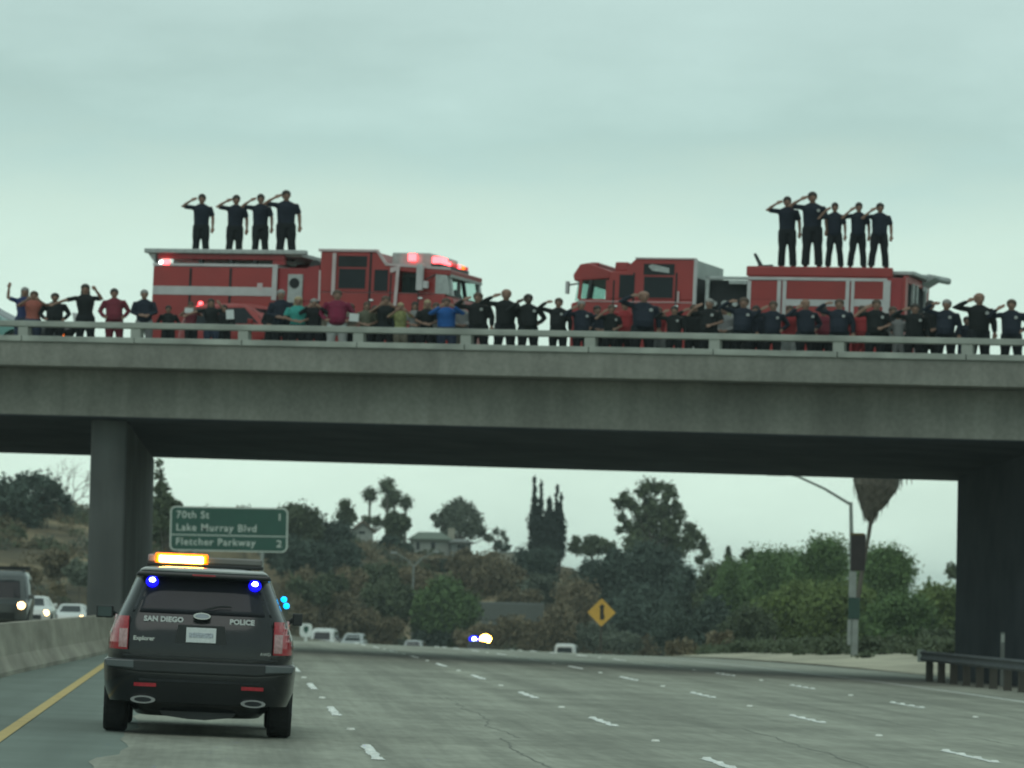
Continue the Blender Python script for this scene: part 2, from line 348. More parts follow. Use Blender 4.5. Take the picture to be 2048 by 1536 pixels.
def dash_mesh(wob):
    mb = MB(); L = 3.6
    n = 7
    for i in range(n):
        y0 = -L/2+L*i/n; y1 = y0+L/n+0.001
        w0 = 0.055+0.02*math.sin(i*1.9+wob); w1 = 0.055+0.02*math.sin((i+1)*1.9+wob)
        mb.add([(-w0, y0, 0), (w0, y0, 0), (w1, y1, 0), (-w1, y1, 0)], [(0, 1, 2, 3)])
    for k in range(4):
        mb.tube([(0, -L/2+0.1+k*(L-0.2)/3, -0.002), (0, -L/2+0.1+k*(L-0.2)/3, 0.022)], [0.062, 0.04], 10)
    return mb
for li, (lx, ph) in enumerate(LANES):
    k = 0; y = ph-60
    protos = [dash_mesh(w) for w in (0.3, 1.7)]
    pm = [p.mesh('lane_dash') for p in protos]
    for p in pm: p.materials.append(M['white_paint'])
    sme = None
    while y < 260:
        X = lx+shift(y)+random.uniform(-.015, .015); ang = math.atan(2*3.7e-4*max(0, y-150))
        o = bpy.data.objects.new('lane_dash', pm[k % 2]); COL.objects.link(o)
        sl = (road_z(X, y+1)-road_z(X, y-1))/2
        o.location = (X, y, road_z(X, y)+0.006); o.rotation_euler = (math.atan(sl), math.atan(CROSS), -ang); tag(o, kind='structure')
        ym = y+7.3; Xm = lx+shift(ym)
        if 20 < ym < 150:
            if sme is None:
                b = MB(); b.tube([(0, 0, -0.002), (0, 0, 0.02)], [0.055, 0.04], 10); s0 = b.build('road_stud', M['stud']); sme = s0
                s1 = s0
            else: s1 = sme.copy(); COL.objects.link(s1)
            s1.location = (Xm, ym, road_z(Xm, ym)+0.002); tag(s1, 'small round ceramic road stud between lane dashes', 'road stud', 'raised studs between the lane dashes')
        y += 14.63; k += 1

# ------------------------------------------------------------------ median barrier
mbar = bpy.data.objects.new('median_barrier', None); COL.objects.link(mbar)
tag(mbar, 'long low concrete median barrier left of the yellow line', 'barrier')
def bar_x(y):   # centre line
    pts = [(-60, -4.2), (40, -4.15), (71, -3.80), (97, -2.88), (106, -2.72), (150, -2.72), (190, -3.4), (420, -3.4)]
    for a, b in zip(pts, pts[1:]):
        if y <= b[0]: return a[1]+(b[1]-a[1])*(y-a[0])/(b[0]-a[0])
    return -3.4
prof = [(0.33, 0), (0.33, 0.08), (0.19, 0.32), (0.10, 0.84), (-0.10, 0.84), (-0.19, 0.32), (-0.33, 0.08), (-0.33, 0)]
y = -60
while y < 400:
    y1 = y+6.1-0.02; mb = MB(); vs = []
    for yy in (y, y1):
        for (a, b) in prof:
            X = bar_x(yy)+a+shift(yy); vs.append((X, yy, road_z(bar_x(yy)+shift(yy), yy)+b-0.02))
    n = len(prof)
    mb.add(vs, [tuple(range(n)), tuple(range(2*n-1, n-1, -1))]+[(i, n+i, n+(i+1) % n, (i+1) % n) for i in range(n)])
    mb.build('barrier_segment', M['barrier'], mbar)
    y += 6.1

# ------------------------------------------------------------------ bridge frame
KAP = R(23); P0 = at(1024, 690, 110.)
UB = (math.cos(KAP), -math.sin(KAP)); VB = (math.sin(KAP), math.cos(KAP))
GR = -0.0162; ZR0 = 8.125; CS = -0.02
def pick(px, py, v):
    d = ray(px, py); num = P0[0]*VB[0]+P0[1]*VB[1]+v; k = num/(d[0]*VB[0]+d[1]*VB[1])
    x, y, z = (CAM[i]+k*d[i] for i in range(3))
    return ((x-P0[0])*UB[0]+(y-P0[1])*UB[1], z)
def bz(u, v): return ZR0-0.75+GR*u+CS*v          # sidewalk level
def BP(u, v, dz): return (P0[0]+u*UB[0]+v*VB[0], P0[1]+u*UB[1]+v*VB[1], bz(u, v)+dz)
def bbox(mb, u0, u1, v0, v1, z0, z1, mi=0):
    mb.hexa([BP(u0, v0, z0), BP(u1, v0, z0), BP(u1, v1, z0), BP(u0, v1, z0), BP(u0, v0, z1), BP(u1, v0, z1), BP(u1, v1, z1), BP(u0, v1, z1)], mi)
BW = 18.2; UA, UZ = -46., 40.
bridge = empty('overpass_bridge', (0, 0, 0), 'wide grey concrete overpass crossing over the freeway lanes', 'bridge')
def bpart(name, mat, f, bevel=0.0, smooth=False):
    mb = MB(); f(mb); return mb.build(name, mat, bridge, bevel=bevel, smooth=smooth)
bpart('deck_slab', M['concrete'], lambda m: [bbox(m, UA, UZ, 0.3, BW-.3, -0.405, -0.16)])
bpart('fascia_edge', M['concrete'], lambda m: [bbox(m, UA, UZ, 0.0, 0.298, -0.41, 0.215)], 0.02)
bpart('fascia_edge', M['concrete'], lambda m: bbox(m, UA, UZ, BW-.298, BW, -0.41, 0.215), 0.02)
bpart('roadway', M['asphalt'], lambda m: bbox(m, UA, UZ, 2.4, BW-2.4, -0.20, -0.15+0.004))
bpart('sidewalk', M['concrete_rail'], lambda m: bbox(m, UA, UZ, 0.30, 2.4, -0.17, 0.0))
bpart('far_sidewalk', M['concrete_rail'], lambda m: bbox(m, UA, UZ, BW-2.4, BW-0.3, -0.17, 0.0))
def girder(m):
    v0, v1 = 1.1, BW-1.1
    m.hexa([BP(UA, v0, -1.62), BP(UZ, v0, -1.62), BP(UZ, v1, -1.92), BP(UA, v1, -1.92), BP(UA, v0, -0.408), BP(UZ, v0, -0.408), BP(UZ, v1, -0.408), BP(UA, v1, -0.408)])
bpart('box_girder', M['concrete'], girder, 0.02)
bpart('soffit', M['concrete_shade'], lambda m: m.hexa([BP(UA, 1.1, -1.64), BP(UZ, 1.1, -1.64), BP(UZ, BW-1.1, -1.94), BP(UA, BW-1.1, -1.94), BP(UA, 1.1, -1.622), BP(UZ, 1.1, -1.622), BP(UZ, BW-1.1, -1.922), BP(UA, BW-1.1, -1.922)]))  # thin sheet whose dark colour carries the underside shade
# kerb segments, rail and posts (near side and far side)
u = UA; k = 0
post_u = [pick(px, 665, 0.15)[0] for px in (50, 275, 490, 720, 935, 1183, 1432, 1680, 1937)]
sp = (post_u[-1]-post_u[0])/8
posts = [post_u[0]-sp*i for i in range(11, 0, -1)]+post_u+[post_u[-1]+sp*i for i in range(1, 9)]
for a, b in zip(posts, posts[1:]):
    if a < UA or b > UZ: continue
    bpart('kerb_segment', M['concrete_rail'], lambda m: bbox(m, a+.012, b-.012, -0.065, 0.30, 0.215, 0.36), 0.012)
bp0 = bpart('rail_post', M['concrete_rail'], lambda m: bbox(m, posts[12]-.14, posts[12]+.14, 0.02, 0.26, 0.355, 0.605), 0.01)
for i, pu in enumerate(posts):
    if pu < UA or pu > UZ or i == 12: continue
    o = bp0.copy(); COL.objects.link(o); o.location = Vector(BP(pu, 0, 0))-Vector(BP(posts[12], 0, 0))
bpart('top_rail', M['concrete_rail'], lambda m: bbox(m, UA, UZ, -0.01, 0.29, 0.60, 0.75), 0.02)
bpart('far_kerb', M['concrete_rail'], lambda m: bbox(m, UA, UZ, BW-0.3, BW, 0.22, 0.385), 0.01)
for i, pu in enumerate(posts):
    if pu < UA or pu > UZ: continue
    o = bp0.copy(); COL.objects.link(o); o.location = Vector(BP(pu, BW-.28, 0))-Vector(BP(posts[12], 0, 0))
bpart('far_rail', M['concrete_rail'], lambda m: bbox(m, UA, UZ, BW-0.29, BW+0.01, 0.57, 0.75), 0.02)
# median pier wall
pa = MB()
def zt(x, y):
    u, v = (x-P0[0])*UB[0]+(y-P0[1])*UB[1], (x-P0[0])*VB[0]+(y-P0[1])*VB[1]
    return bz(u, v)-1.64-.30*max(0, min(1, (v-1.1)/(BW-2.2)))
X0, X1 = at(181, 905, 116.5)[0], at(253, 905, 116.5)[0]; Xf = at(309, 912, 133)[0]
corn = [(X0, 116.5), (X1, 116.5), (Xf, 133), (Xf-(X1-X0), 133)]
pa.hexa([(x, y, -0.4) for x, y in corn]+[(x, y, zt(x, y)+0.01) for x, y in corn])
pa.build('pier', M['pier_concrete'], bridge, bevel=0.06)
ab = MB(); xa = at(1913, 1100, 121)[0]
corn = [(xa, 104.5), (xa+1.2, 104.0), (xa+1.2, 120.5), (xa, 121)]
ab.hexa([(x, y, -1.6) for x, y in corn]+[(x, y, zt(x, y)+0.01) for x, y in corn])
ab.build('abutment_wall', M['concrete_shade'], bridge)
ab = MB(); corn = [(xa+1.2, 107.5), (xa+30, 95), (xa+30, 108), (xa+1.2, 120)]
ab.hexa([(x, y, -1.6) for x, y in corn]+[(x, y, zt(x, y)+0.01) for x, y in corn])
ab.build('abutment_fill', M['concrete_shade'], bridge)
ab = MB(); corn = [(-26.5, 128), (-25.3, 128), (-25.3, 146), (-26.5, 146)]
ab.hexa([(x, y, -0.6) for x, y in corn]+[(x, y, zt(x, y)+0.01) for x, y in corn])
ab.build('abutment_wall', M['concrete'], bridge)

# thin air haze round the whole scene
hz = MB(); hz.box(-4300, 4300, -150, 6300, -22, 34); ho = hz.build('haze', M['clear_glass']); ho.data.materials.clear(); ho['kind'] = 'stuff'
hm = bpy.data.materials.new('haze_air'); hm.use_nodes = True; hm.node_tree.nodes.clear()
_o = hm.node_tree.nodes.new('ShaderNodeOutputMaterial'); _v = hm.node_tree.nodes.new('ShaderNodeVolumePrincipled')
_v.inputs['Density'].default_value = 0.00018; _v.inputs['Color'].default_value = (0.82, 0.93, 0.95, 1); _v.inputs['Anisotropy'].default_value = 0.1
hm.node_tree.links.new(_v.outputs[0], _o.inputs['Volume']); ho.data.materials.append(hm)
SC.cycles.volume_bounces = 1
# ------------------------------------------------------------------ cars
class Loft:
    """car body as stacked plan slices: (z, half width, rear y, front y, exponent)"""
    def __init__(s, lv): s.lv = lv
    def lev(s, z):
        L = s.lv
        if z <= L[0][0]: return L[0]
        for a, b in zip(L, L[1:]):
            if z <= b[0]:
                t = (z-a[0])/max(1e-6, b[0]-a[0]); return tuple(a[i]+(b[i]-a[i])*t for i in range(5))
        return L[-1]
    def rear(s, x, z, front=False):
        _, w, yr, yf, n = s.lev(z); yc = (yr+yf)/2; h = (yf-yr)/2
        q = max(0, 1-min(1, abs(x)/w)**n)**(1/n)*h
        return yc+q if front else yc-q
    def side(s, y, z):
        _, w, yr, yf, n = s.lev(z); yc = (yr+yf)/2; h = (yf-yr)/2
        return w*max(0, 1-min(1, abs(y-yc)/h)**n)**(1/n)
    def body(s, seg=56):
        mb = MB(); vs = []; fs = []
        for (z, w, yr, yf, n) in s.lv:
            yc = (yr+yf)/2; h = (yf-yr)/2
            for k in range(seg):
                t = 2*math.pi*k/seg
                # concentrate samples at the corners
                t += 0.0
                c, q = math.cos(t), math.sin(t)
                vs.append((w*math.copysign(abs(c)**(2/n), c), yc+h*math.copysign(abs(q)**(2/n), q), z))
        for i in range(len(s.lv)-1):
            for k in range(seg): fs.append((i*seg+k, i*seg+(k+1) % seg, (i+1)*seg+(k+1) % seg, (i+1)*seg+k))
        fs += [tuple(range(seg-1, -1, -1)), tuple(range((len(s.lv)-1)*seg, len(s.lv)*seg))]
        return mb.add(vs, fs)
    def patch(s, face, b0, b1, t0, t1, z0, z1, off=0.006, nu=8, nv=4, thick=0.012):
        """panel on a face; (b0,b1) extent at the bottom, (t0,t1) at the top"""
        mb = MB(); vs = []
        for lay in (off, -thick):
            for j in range(nv+1):
                z = z0+(z1-z0)*j/nv; a0 = b0+(t0-b0)*j/nv; a1 = b1+(t1-b1)*j/nv
                for i in range(nu+1):
                    a = a0+(a1-a0)*i/nu
                    if face == 'rear': vs.append((a, s.rear(a, z)-lay, z))
                    elif face == 'front': vs.append((a, s.rear(a, z, True)+lay, z))
                    elif face == 'right': vs.append((s.side(a, z)+lay, a, z))
                    else: vs.append((-s.side(a, z)-lay, a, z))
        n = nu+1; N_ = n*(nv+1); fs = []
        for j in range(nv):
            for i in range(nu):
                q = j*n+i; fs.append((q, q+1, q+n+1, q+n)); fs.append((N_+q, N_+q+n, N_+q+n+1, N_+q+1))
        def rim(ids):
            for a, b in zip(ids, ids[1:]): fs.append((a, b, N_+b, N_+a))
        rim(list(range(n))); rim([nv*n+i for i in range(n)][::-1]); rim([j*n for j in range(nv+1)][::-1]); rim([j*n+nu for j in range(nv+1)])
        return mb.add(vs, fs)
def wheel(parent, x, y, r=0.37, w=0.25, side=1):
    mb = MB(); mb.tube([(x-side*w, y, r), (x-side*w*.9, y, r), (x-side*0.03, y, r), (x, y, r)], [r*.93, r, r, r*.94], 24)
    t = mb.build('tyre', M['tire'], None, smooth=False)
    wh = bpy.data.objects.new('wheel', None); COL.objects.link(wh); wh.parent = parent; wh.location = (0, 0, 0); wh.empty_display_size = .1
    t.parent = wh
    mb = MB(); mb.tube([(x-side*.04, y, r), (x-side*0.012, y, r)], [r*.66, r*.62], 20)
    for k in range(5):
        a = 2*math.pi*k/5; mb.tube([(x-side*.022, y, r), (x-side*.022, y+math.cos(a)*r*.55, r+math.sin(a)*r*.55)], 0.03, 6)
    mb.build('rim', M['rim'], wh)
def cut_wheels(o, ys, r=0.43, hw=1.1, depth=0.34):
    mb = MB()
    for y in ys:
        for s in (-1, 1): mb.tube([(s*(hw-depth), y, 0.37), (s*(hw+.4), y, 0.37)], r, 20)
    c = mb.build('cutter', M['black_plastic'])
    md = o.modifiers.new('b', 'BOOLEAN'); md.object = c; md.operation = 'DIFFERENCE'; md.solver = 'EXACT'
    bpy.context.view_layer.update()
    me = bpy.data.meshes.new_from_object(o.evaluated_get(bpy.context.evaluated_depsgraph_get()))
    if len(me.polygons) > 50:
        o.modifiers.clear(); old = o.data; o.data = me; bpy.data.meshes.remove(old); me.polygons.foreach_set('use_smooth', [False]*len(me.polygons))
    else: o.modifiers.clear()
    bpy.data.objects.remove(c)
def smooth_angle(o, a=35):
    me = o.data; me.polygons.foreach_set('use_smooth', [True]*len(me.polygons))
    try: me.set_sharp_from_angle(angle=R(a))
    except Exception: pass

# --- the police SUV in front
sx, sy = -0.21, 47.6
suv = empty('police_car', (sx, sy, road_z(sx, sy+1)+0.002), 'black police SUV from behind with lit amber and blue roof lights', 'police car', rot=(0, math.atan(CROSS), 0))
suv.scale = (1.03, 1, 1)
LV = [(0.20, .66, .34, 4.6, 5), (0.28, .735, .16, 4.75, 6), (0.335, .75, .08, 4.85, 7), (0.35, .96, .045, 4.9, 8), (0.50, .995, .0, 4.97, 9), (0.70, 1.01, -.02, 5.0, 9), (0.775, 1.01, 0.0, 5.0, 9),
      (0.80, .98, .10, 5.0, 7), (0.98, .985, .10, 4.96, 7), (1.08, .97, .115, 4.85, 7), (1.17, .93, .14, 4.1, 7), (1.24, .90, .175, 3.95, 7.5), (1.45, .805, .30, 3.55, 8), (1.67, .715, .41, 3.15, 8),
      (1.69, .71, .30, 3.1, 8), (1.75, .68, .33, 2.95, 8), (1.785, .60, .50, 2.75, 7), (1.805, .40, .9, 2.4, 6)]
lf = Loft(LV)
b = lf.body(72).build('body', M['black_paint'], suv); cut_wheels(b, (0.95, 3.85)); smooth_angle(b, 28)
lf.patch('rear', -.725, .725, -.60, .60, 1.30, 1.665, .005, 14, 6).build('rear_window', M['tint_glass'], suv, smooth=True)
for s, f in ((1, 'right'), (-1, 'left')):
    lf.patch(f, .75, 1.75, .85, 1.75, 1.25, 1.56, .004, 6, 4).build('side_window', M['tint_glass'], suv)
    lf.patch(f, 1.82, 2.62, 1.82, 2.62, 1.25, 1.57, .004, 6, 4).build('side_window', M['tint_glass'], suv)
    lf.patch(f, 2.70, 3.6, 2.70, 3.15, 1.25, 1.57, .004, 6, 4).build('side_window', M['tint_glass'], suv)
    lf.patch(f, 1.80, 2.66, 1.80, 2.66, .48, 1.20, .004, 6, 6).build('rear_door', M['white_car'], suv)
    lf.patch(f, 2.69, 3.45, 2.69, 3.62, .48, 1.20, .004, 6, 6).build('front_door', M['white_car'], suv)
lf.patch('front', -.78, .78, -.62, .62, 1.27, 1.60, .004, 10, 4).build('windshield', M['dark_glass'], suv)
for s in (-1, 1):
    for y in (0.95, 3.85): wheel(suv, s*.985, y, .375, .25, s)
# tailgate seam, bumper, lamps
mb = MB(); mb.box(-.80, .80, .052, .075, .835, .850); mb.build('tailgate_seam', M['black_plastic'], suv)
def tail(s):
    f0, f1 = sorted((s*.755, s*.955))
    o = lf.patch('rear', f0, f1, f0+(0 if s > 0 else .02), f1-(.02 if s > 0 else 0), .90, 1.255, .022, 8, 5).build('taillight', M['red_lens'], suv, bevel=.008)
    g0, g1 = sorted((s*.762, s*.85))
    lf.patch('rear', g0, g1, g0, g1, .92, 1.12, .030, 4, 3).build('reverse_lens', M['clear_lens'], o)
    lf.patch('rear', *sorted((s*.765, s*.945))*2, 1.15, 1.22, .029, 4, 2).build('brake_lens', M['red_lens'], o)
tail(-1); tail(1)
mb = MB(); mb.prism([(-.97, .80), (.97, .80), (.93, .70), (.60, .665), (-.60, .665), (-.93, .70)], -.045, .16, 'y'); o = mb.build('bumper_step', M['black_plastic'], suv, bevel=.02)
for s in (-1, 1):
    a, c_ = sorted((s*.70, s*.96))
    mb = MB(); mb.prism([(s*.68, .79), (s*.985, .79), (s*.96, .72), (s*.68, .705)], -.062, -.03, 'y'); mb.build('bumper_highlight', bsdf_mat('bumper_sheen', (.075, .09, .095), .3, coat=.5), suv, bevel=.008)  # paler end pieces stand in for highlights on the bumper
    a, c_ = sorted((s*.44, s*.67))
    lf.patch('rear', a, c_, a, c_, .515, .553, .012, 4, 1).build('reflector', M['red_lens'], suv)
    mb = MB(); mb.tube([(s*.57, -.02, .375), (s*.57, .05, .375), (s*.57, .3, .375)], [.130, .125, .11], 18, ry=[.042, .038, .03], up=(0, 0, 1))
    o = mb.build('exhaust_tip', M['rim'], suv, smooth=False)
    mb = MB(); mb.tube([(s*.57, -.024, .375), (s*.57, -.018, .375)], [.09, .09], 16, ry=[.026, .026], up=(0, 0, 1)); mb.build('pipe_hole', M['dark'], o)
mb = MB(); mb.box(-.62, .62, -.015, .02, .575, .600); mb.build('bumper_groove', M['dark'], suv)
mb = MB(); mb.prism([(-.40, .26), (.40, .26), (.36, .21), (.08, .175), (-.1, .18), (-.36, .21)], .20, .5, 'y'); mb.build('skid_plate', M['black_plastic'], suv)
mb = MB(); mb.tube([(-.70, .95, .37), (.70, .95, .37)], .05, 10); mb.tube([(-.3, 1.0, .28), (-.3, 3.6, .26)], .04, 8); mb.build('axle', M['black_plastic'], suv)
M['suv_decal'] = bsdf_mat('worn_white_decal', (.56, .59, .58), .5, var=.12)
# plate with recess, emblem, lettering
yb = lf.rear(0, 1.02)
mb = MB(); mb.prism([(-.24, 1.185), (.24, 1.185), (.27, .985), (-.27, .985)], yb-.004, yb+.02, 'y'); mb.build('plate_recess', M['black_plastic'], suv)
mb = MB(); mb.box(-.155, .155, yb-.022, yb-.012, 1.0, 1.16); pl = mb.build('license_plate', M['plate'], suv, bevel=.004)
mb = MB(); mb.box(-.125, .125, yb-.026, yb-.0235, 1.055, 1.105); mb.build('plate_characters', bsdf_mat('plate_digits', (.38, .42, .46), .6, var=.4, vscale=60), pl)
mb = MB(); mb.tube([(0, yb-.0, 1.285), (0, yb+.10, 1.285)], [.090, .095], 24, ry=[.036, .040], up=(0, 0, 1)); em_ = mb.build('oval_emblem', M['chrome'], suv)
mb = MB(); mb.tube([(0, yb-.003, 1.285), (0, yb-.0005, 1.285)], [.076, .076], 24, ry=[.026, .026], up=(0, 0, 1)); mb.build('emblem_field', bsdf_mat('emblem_field', (.34, .37, .42), .4), em_)
rotx = (R(90), 0, 0)
text_mesh('lettering', 'SAN DIEGO', .075, M['suv_decal'], suv, (-.60, lf.rear(.5, 1.23)-.014, 1.212), rotx, sx=1.0, bold=.004, spacing=1.05)
text_mesh('lettering', 'POLICE', .075, M['suv_decal'], suv, (.29, lf.rear(.5, 1.23)-.014, 1.212), rotx, sx=1.0, bold=.004, spacing=1.05)
text_mesh('badge_text', 'Explorer', .062, M['chrome'], suv, (-.70, lf.rear(.6, 1.02)-.008, 1.005), rotx, bold=.002)
text_mesh('badge_text', 'AWD', .045, M['chrome'], suv, (.62, lf.rear(.6, .90)-.008, .89), rotx)
mb = MB(); mb.tube([(-.02, .16, 1.335), (.18, .215, 1.395), (.30, .22, 1.395)], [.014, .01, .008], 6); mb.build('rear_wiper', M['black_plastic'], suv)
mb = MB(); mb.prism([(-.68, 1.743), (.68, 1.743), (.71, 1.690), (-.71, 1.690)], .22, .62, 'y'); mb.build('spoiler', M['black_paint'], suv, bevel=.02)
mb = MB(); mb.prism([(-.62, 1.790), (.62, 1.790), (.675, 1.747), (-.675, 1.747)], .27, .75, 'y'); mb.build('roof_edge', bsdf_mat('roof_sky_sheen', (.50, .53, .52), .3, coat=.5), suv, bevel=.02)  # pale strip paints the sky reflection along the roof edge
mb = MB(); mb.box(-.12, .12, .215, .235, 1.712, 1.728); mb.build('brake_lamp', M['red_lens'], suv)
for s in (-1, 1):
    mb = MB(); mb.add([(s*.742, lf.rear(.742, .80)-.008, .84), (s*.750, lf.rear(.75, .80)-.008, .84), (s*.742, lf.rear(.742, 1.22)-.008, 1.24), (s*.734, lf.rear(.734, 1.22)-.008, 1.24)], [(0, 1, 2, 3)]); mb.build('panel_gap', M['dark'], suv)
    yy = lf.rear(.53, 1.65)-.05
    mb = MB(); mb.prism([(s*.535+0.066*math.cos(q*math.pi/8), 1.632+.062*math.sin(q*math.pi/8)) for q in range(16)], yy-.03, yy+.02, 'y'); o = mb.build('blue_light', M['lit_blue'], suv, bevel=.01)
    mb = MB(); mb.sphere((s*.535, yy-.036, 1.652), (.032, .014, .024)); mb.build('light_core', M['lit_bluewhite'], o)
    mb = MB(); mb.tube([(s*.93, 3.35, 1.22), (s*1.02, 3.32, 1.28)], .03, 8); mb.box(*sorted((s*.99, s*(1.18 if s < 0 else 1.10))), 3.24, 3.36, 1.20, 1.34)
    mi = mb.build('side_mirror', M['black_plastic'], suv, bevel=.03)
    mb = MB(); mb.box(*sorted((s*1.01, s*(1.16 if s < 0 else 1.08))), 3.228, 3.236, 1.215, 1.325); mb.build('mirror_glass', bsdf_mat('mirror_glass', (.06, .085, .085), .25, metal=.4) if s < 0 else M['black_plastic'], mi)
mb = MB(); mb.sphere((.855, 1.2, 1.50), .034); mb.sphere((.885, 1.2, 1.43), .034); mb.build('side_light', M['lit_cyan'], suv)
# roof light bar
lb = bpy.data.objects.new('light_bar', None); COL.objects.link(lb); lb.parent = suv; lb.location = (0, 2.3, 1.78); lb.empty_display_size = .2
mb = MB(); mb.box(-.63, .63, -.14, .14, .03, .07); mb.box(-.5, -.42, -.06, .06, -.05, .03); mb.box(.42, .5, -.06, .06, -.05, .03); mb.build('bar_base', M['black_plastic'], lb, bevel=.01)
mb = MB(); mb.box(-.62, -.535, -.12, .12, .07, .16); mb.build('bar_lens', M['clear_lens'], lb, bevel=.02)
mb = MB(); mb.box(.02, .62, -.12, .12, .07, .15); mb.build('bar_lens', bsdf_mat('clear_bar_lens', (.14, .14, .13), .3), lb, bevel=.02)
mb = MB(); mb.box(-.545, .03, -.125, .125, .055, .180); am = mb.build('amber_lens', M['lit_amber_soft'], lb, bevel=.02)
mb = MB(); mb.box(-.50, -.02, -.15, -.12, .075, .15); mb.build('amber_lamp', M['lit_amber'], lb, bevel=.01)

# --- simple traffic cars (sliced body, windows, lamps, wheels)
def make_car(kind, paint, label, group=None, heads=False, cat='car', rack=False):
    c = empty('parked_car' if kind == 'x' else 'car', (0, 0, 0), label, cat, group)
    if kind == 'suv':
        lv = [(0.24, .80, .2, 4.5, 6), (0.4, .92, .05, 4.75, 6), (.6, .97, 0, 4.8, 6), (.95, .97, .05, 4.75, 6), (1.08, .93, .1, 4.5, 7), (1.18, .90, .12, 3.75, 7), (1.5, .78, .25, 3.3, 8), (1.72, .70, .42, 2.85, 8), (1.80, .58, .7, 2.5, 6)]
        g = (1.20, 1.66); wy = (.9, 3.85)
    elif kind == 'van':
        lv = [(0.24, .80, .2, 4.6, 6), (0.4, .93, .05, 4.85, 6), (.9, .97, 0, 4.85, 6), (1.0, .97, .0, 4.3, 7), (1.08, .96, .03, 4.0, 7), (1.78, .85, .12, 3.5, 8), (1.95, .75, .3, 3.2, 8), (2.0, .6, .6, 2.8, 6)]
        g = (1.10, 1.80); wy = (.95, 4.0)
    else:
        lv = [(0.2, .78, .2, 4.3, 6), (0.35, .88, .05, 4.5, 6), (.55, .91, 0, 4.55, 6), (.82, .91, .04, 4.45, 6), (.93, .87, .12, 4.1, 6), (.99, .83, .55, 3.35, 6), (1.25, .68, 1.1, 2.75, 6), (1.40, .60, 1.4, 2.45, 6), (1.44, .45, 1.7, 2.2, 5)]
        g = (1.01, 1.34); wy = (.85, 3.65)
    l = Loft(lv); bd = l.body(48).build('body', paint, c); cut_wheels(bd, wy, .40, 1.05); smooth_angle(bd, 30)
    def hw(z, front): return l.lev(z)[1]*.86
    l.patch('front', -hw(g[0], 1), hw(g[0], 1), -hw(g[1], 1), hw(g[1], 1), *g, .006, 8, 4).build('windshield', M['dark_glass'], c)
    l.patch('rear', -hw(g[0], 1), hw(g[0], 1), -hw(g[1], 1), hw(g[1], 1), *g, .006, 8, 4).build('rear_window', M['dark_glass'], c)
    a, bq = l.lev(g[0])[2]+.25, l.lev(g[0])[3]-.25; a2, b2 = l.lev(g[1])[2]+.2, l.lev(g[1])[3]-.2; mid, mid2 = (a+bq)/2, (a2+b2)/2
    for f in ('left', 'right'):
        l.patch(f, a, mid-.04, a2, mid2-.04, *g, .006, 5, 3).build('side_window', M['dark_glass'], c)
        l.patch(f, mid+.04, bq, mid2+.04, b2, *g, .006, 5, 3).build('side_window', M['dark_glass'], c)
    zl = .72 if kind == 'sedan' else .88
    for s in (-1, 1):
        x0, x1 = sorted((s*.60, s*.82))
        h = l.patch('front', x0, x1, x0, x1, zl-.10, zl+.06, .012, 4, 2).build('headlight', M['clear_lens'] if not heads else M['plate'], c)
        if heads:
            mb = MB(); yy = l.rear(s*.7, zl, True)+.03; mb.sphere((s*.70, yy, zl-.02), (.13, .04, .12), 10, 6); mb.build('lamp', M['lit_head'], h)
        l.patch('rear', x0, x1, x0, x1, zl-.05, zl+.14, .012, 4, 2).build('taillight', M['red_lens'], c)
        mb = MB(); mb.box(*sorted((s*.90, s*1.06)), l.lev(g[0])[3]-.5, l.lev(g[0])[3]-.4, g[0]-.02, g[0]+.12); mb.build('side_mirror', paint, c, bevel=.02)
        for y in wy: wheel(c, s*.92, y, .35, .22, s)
    mb = MB(); yy = l.rear(0, .5, True); mb.box(-.5, .5, yy-.02, yy+.012, .42, .62); mb.build('grille', M['black_plastic'], c)
    mb = MB(); yy = l.rear(0, zl); mb.box(-.16, .16, yy-.02, yy+.01, zl-.1, zl+.05); mb.build('license_plate', M['plate'], c)
    if rack:
        mb = MB()
        for s in (-1, 1): mb.tube([(s*.62, .9, 2.02), (s*.62, 2.9, 2.02)], .03, 6)
        for y in (1.0, 1.9, 2.8): mb.box(-.80, .80, y-.05, y+.05, 2.04, 2.14)
        mb.build('roof_rack', M['black_plastic'], c)
    return c
def place_car(c, px, Y, dirn, top_py=None, scale=1.0):
    """dirn +1 drives away from the camera"""
    X = at(px, 1250, Y)[0]; ang = -math.atan(2*3.7e-4*max(0, Y-150))
    z = road_z(X, Y)
    c.location = (X, Y, z); c.rotation_euler = (-math.atan((drop(Y+1)-drop(Y-1))/2)*dirn, 0, ang+(0 if dirn > 0 else math.pi)); c.scale = (scale,)*3
place_car(make_car('van', bsdf_mat('dark_grey_paint', (.07, .08, .08), .3, coat=.4), 'dark van with black roof rack and lit headlights beyond the median barrier', 'oncoming cars left of the median', True, 'car', True), 12, 150, -1)
place_car(make_car('sedan', M['white_car'], 'pale sedan with both headlights on, second behind the roof rack van', 'oncoming cars left of the median', True), 74, 196, -1)
place_car(make_car('sedan', M['white_car'], 'white sedan with glowing headlights nearest to the bridge pier', 'oncoming cars left of the median', True), 152, 236, -1, scale=1.02)
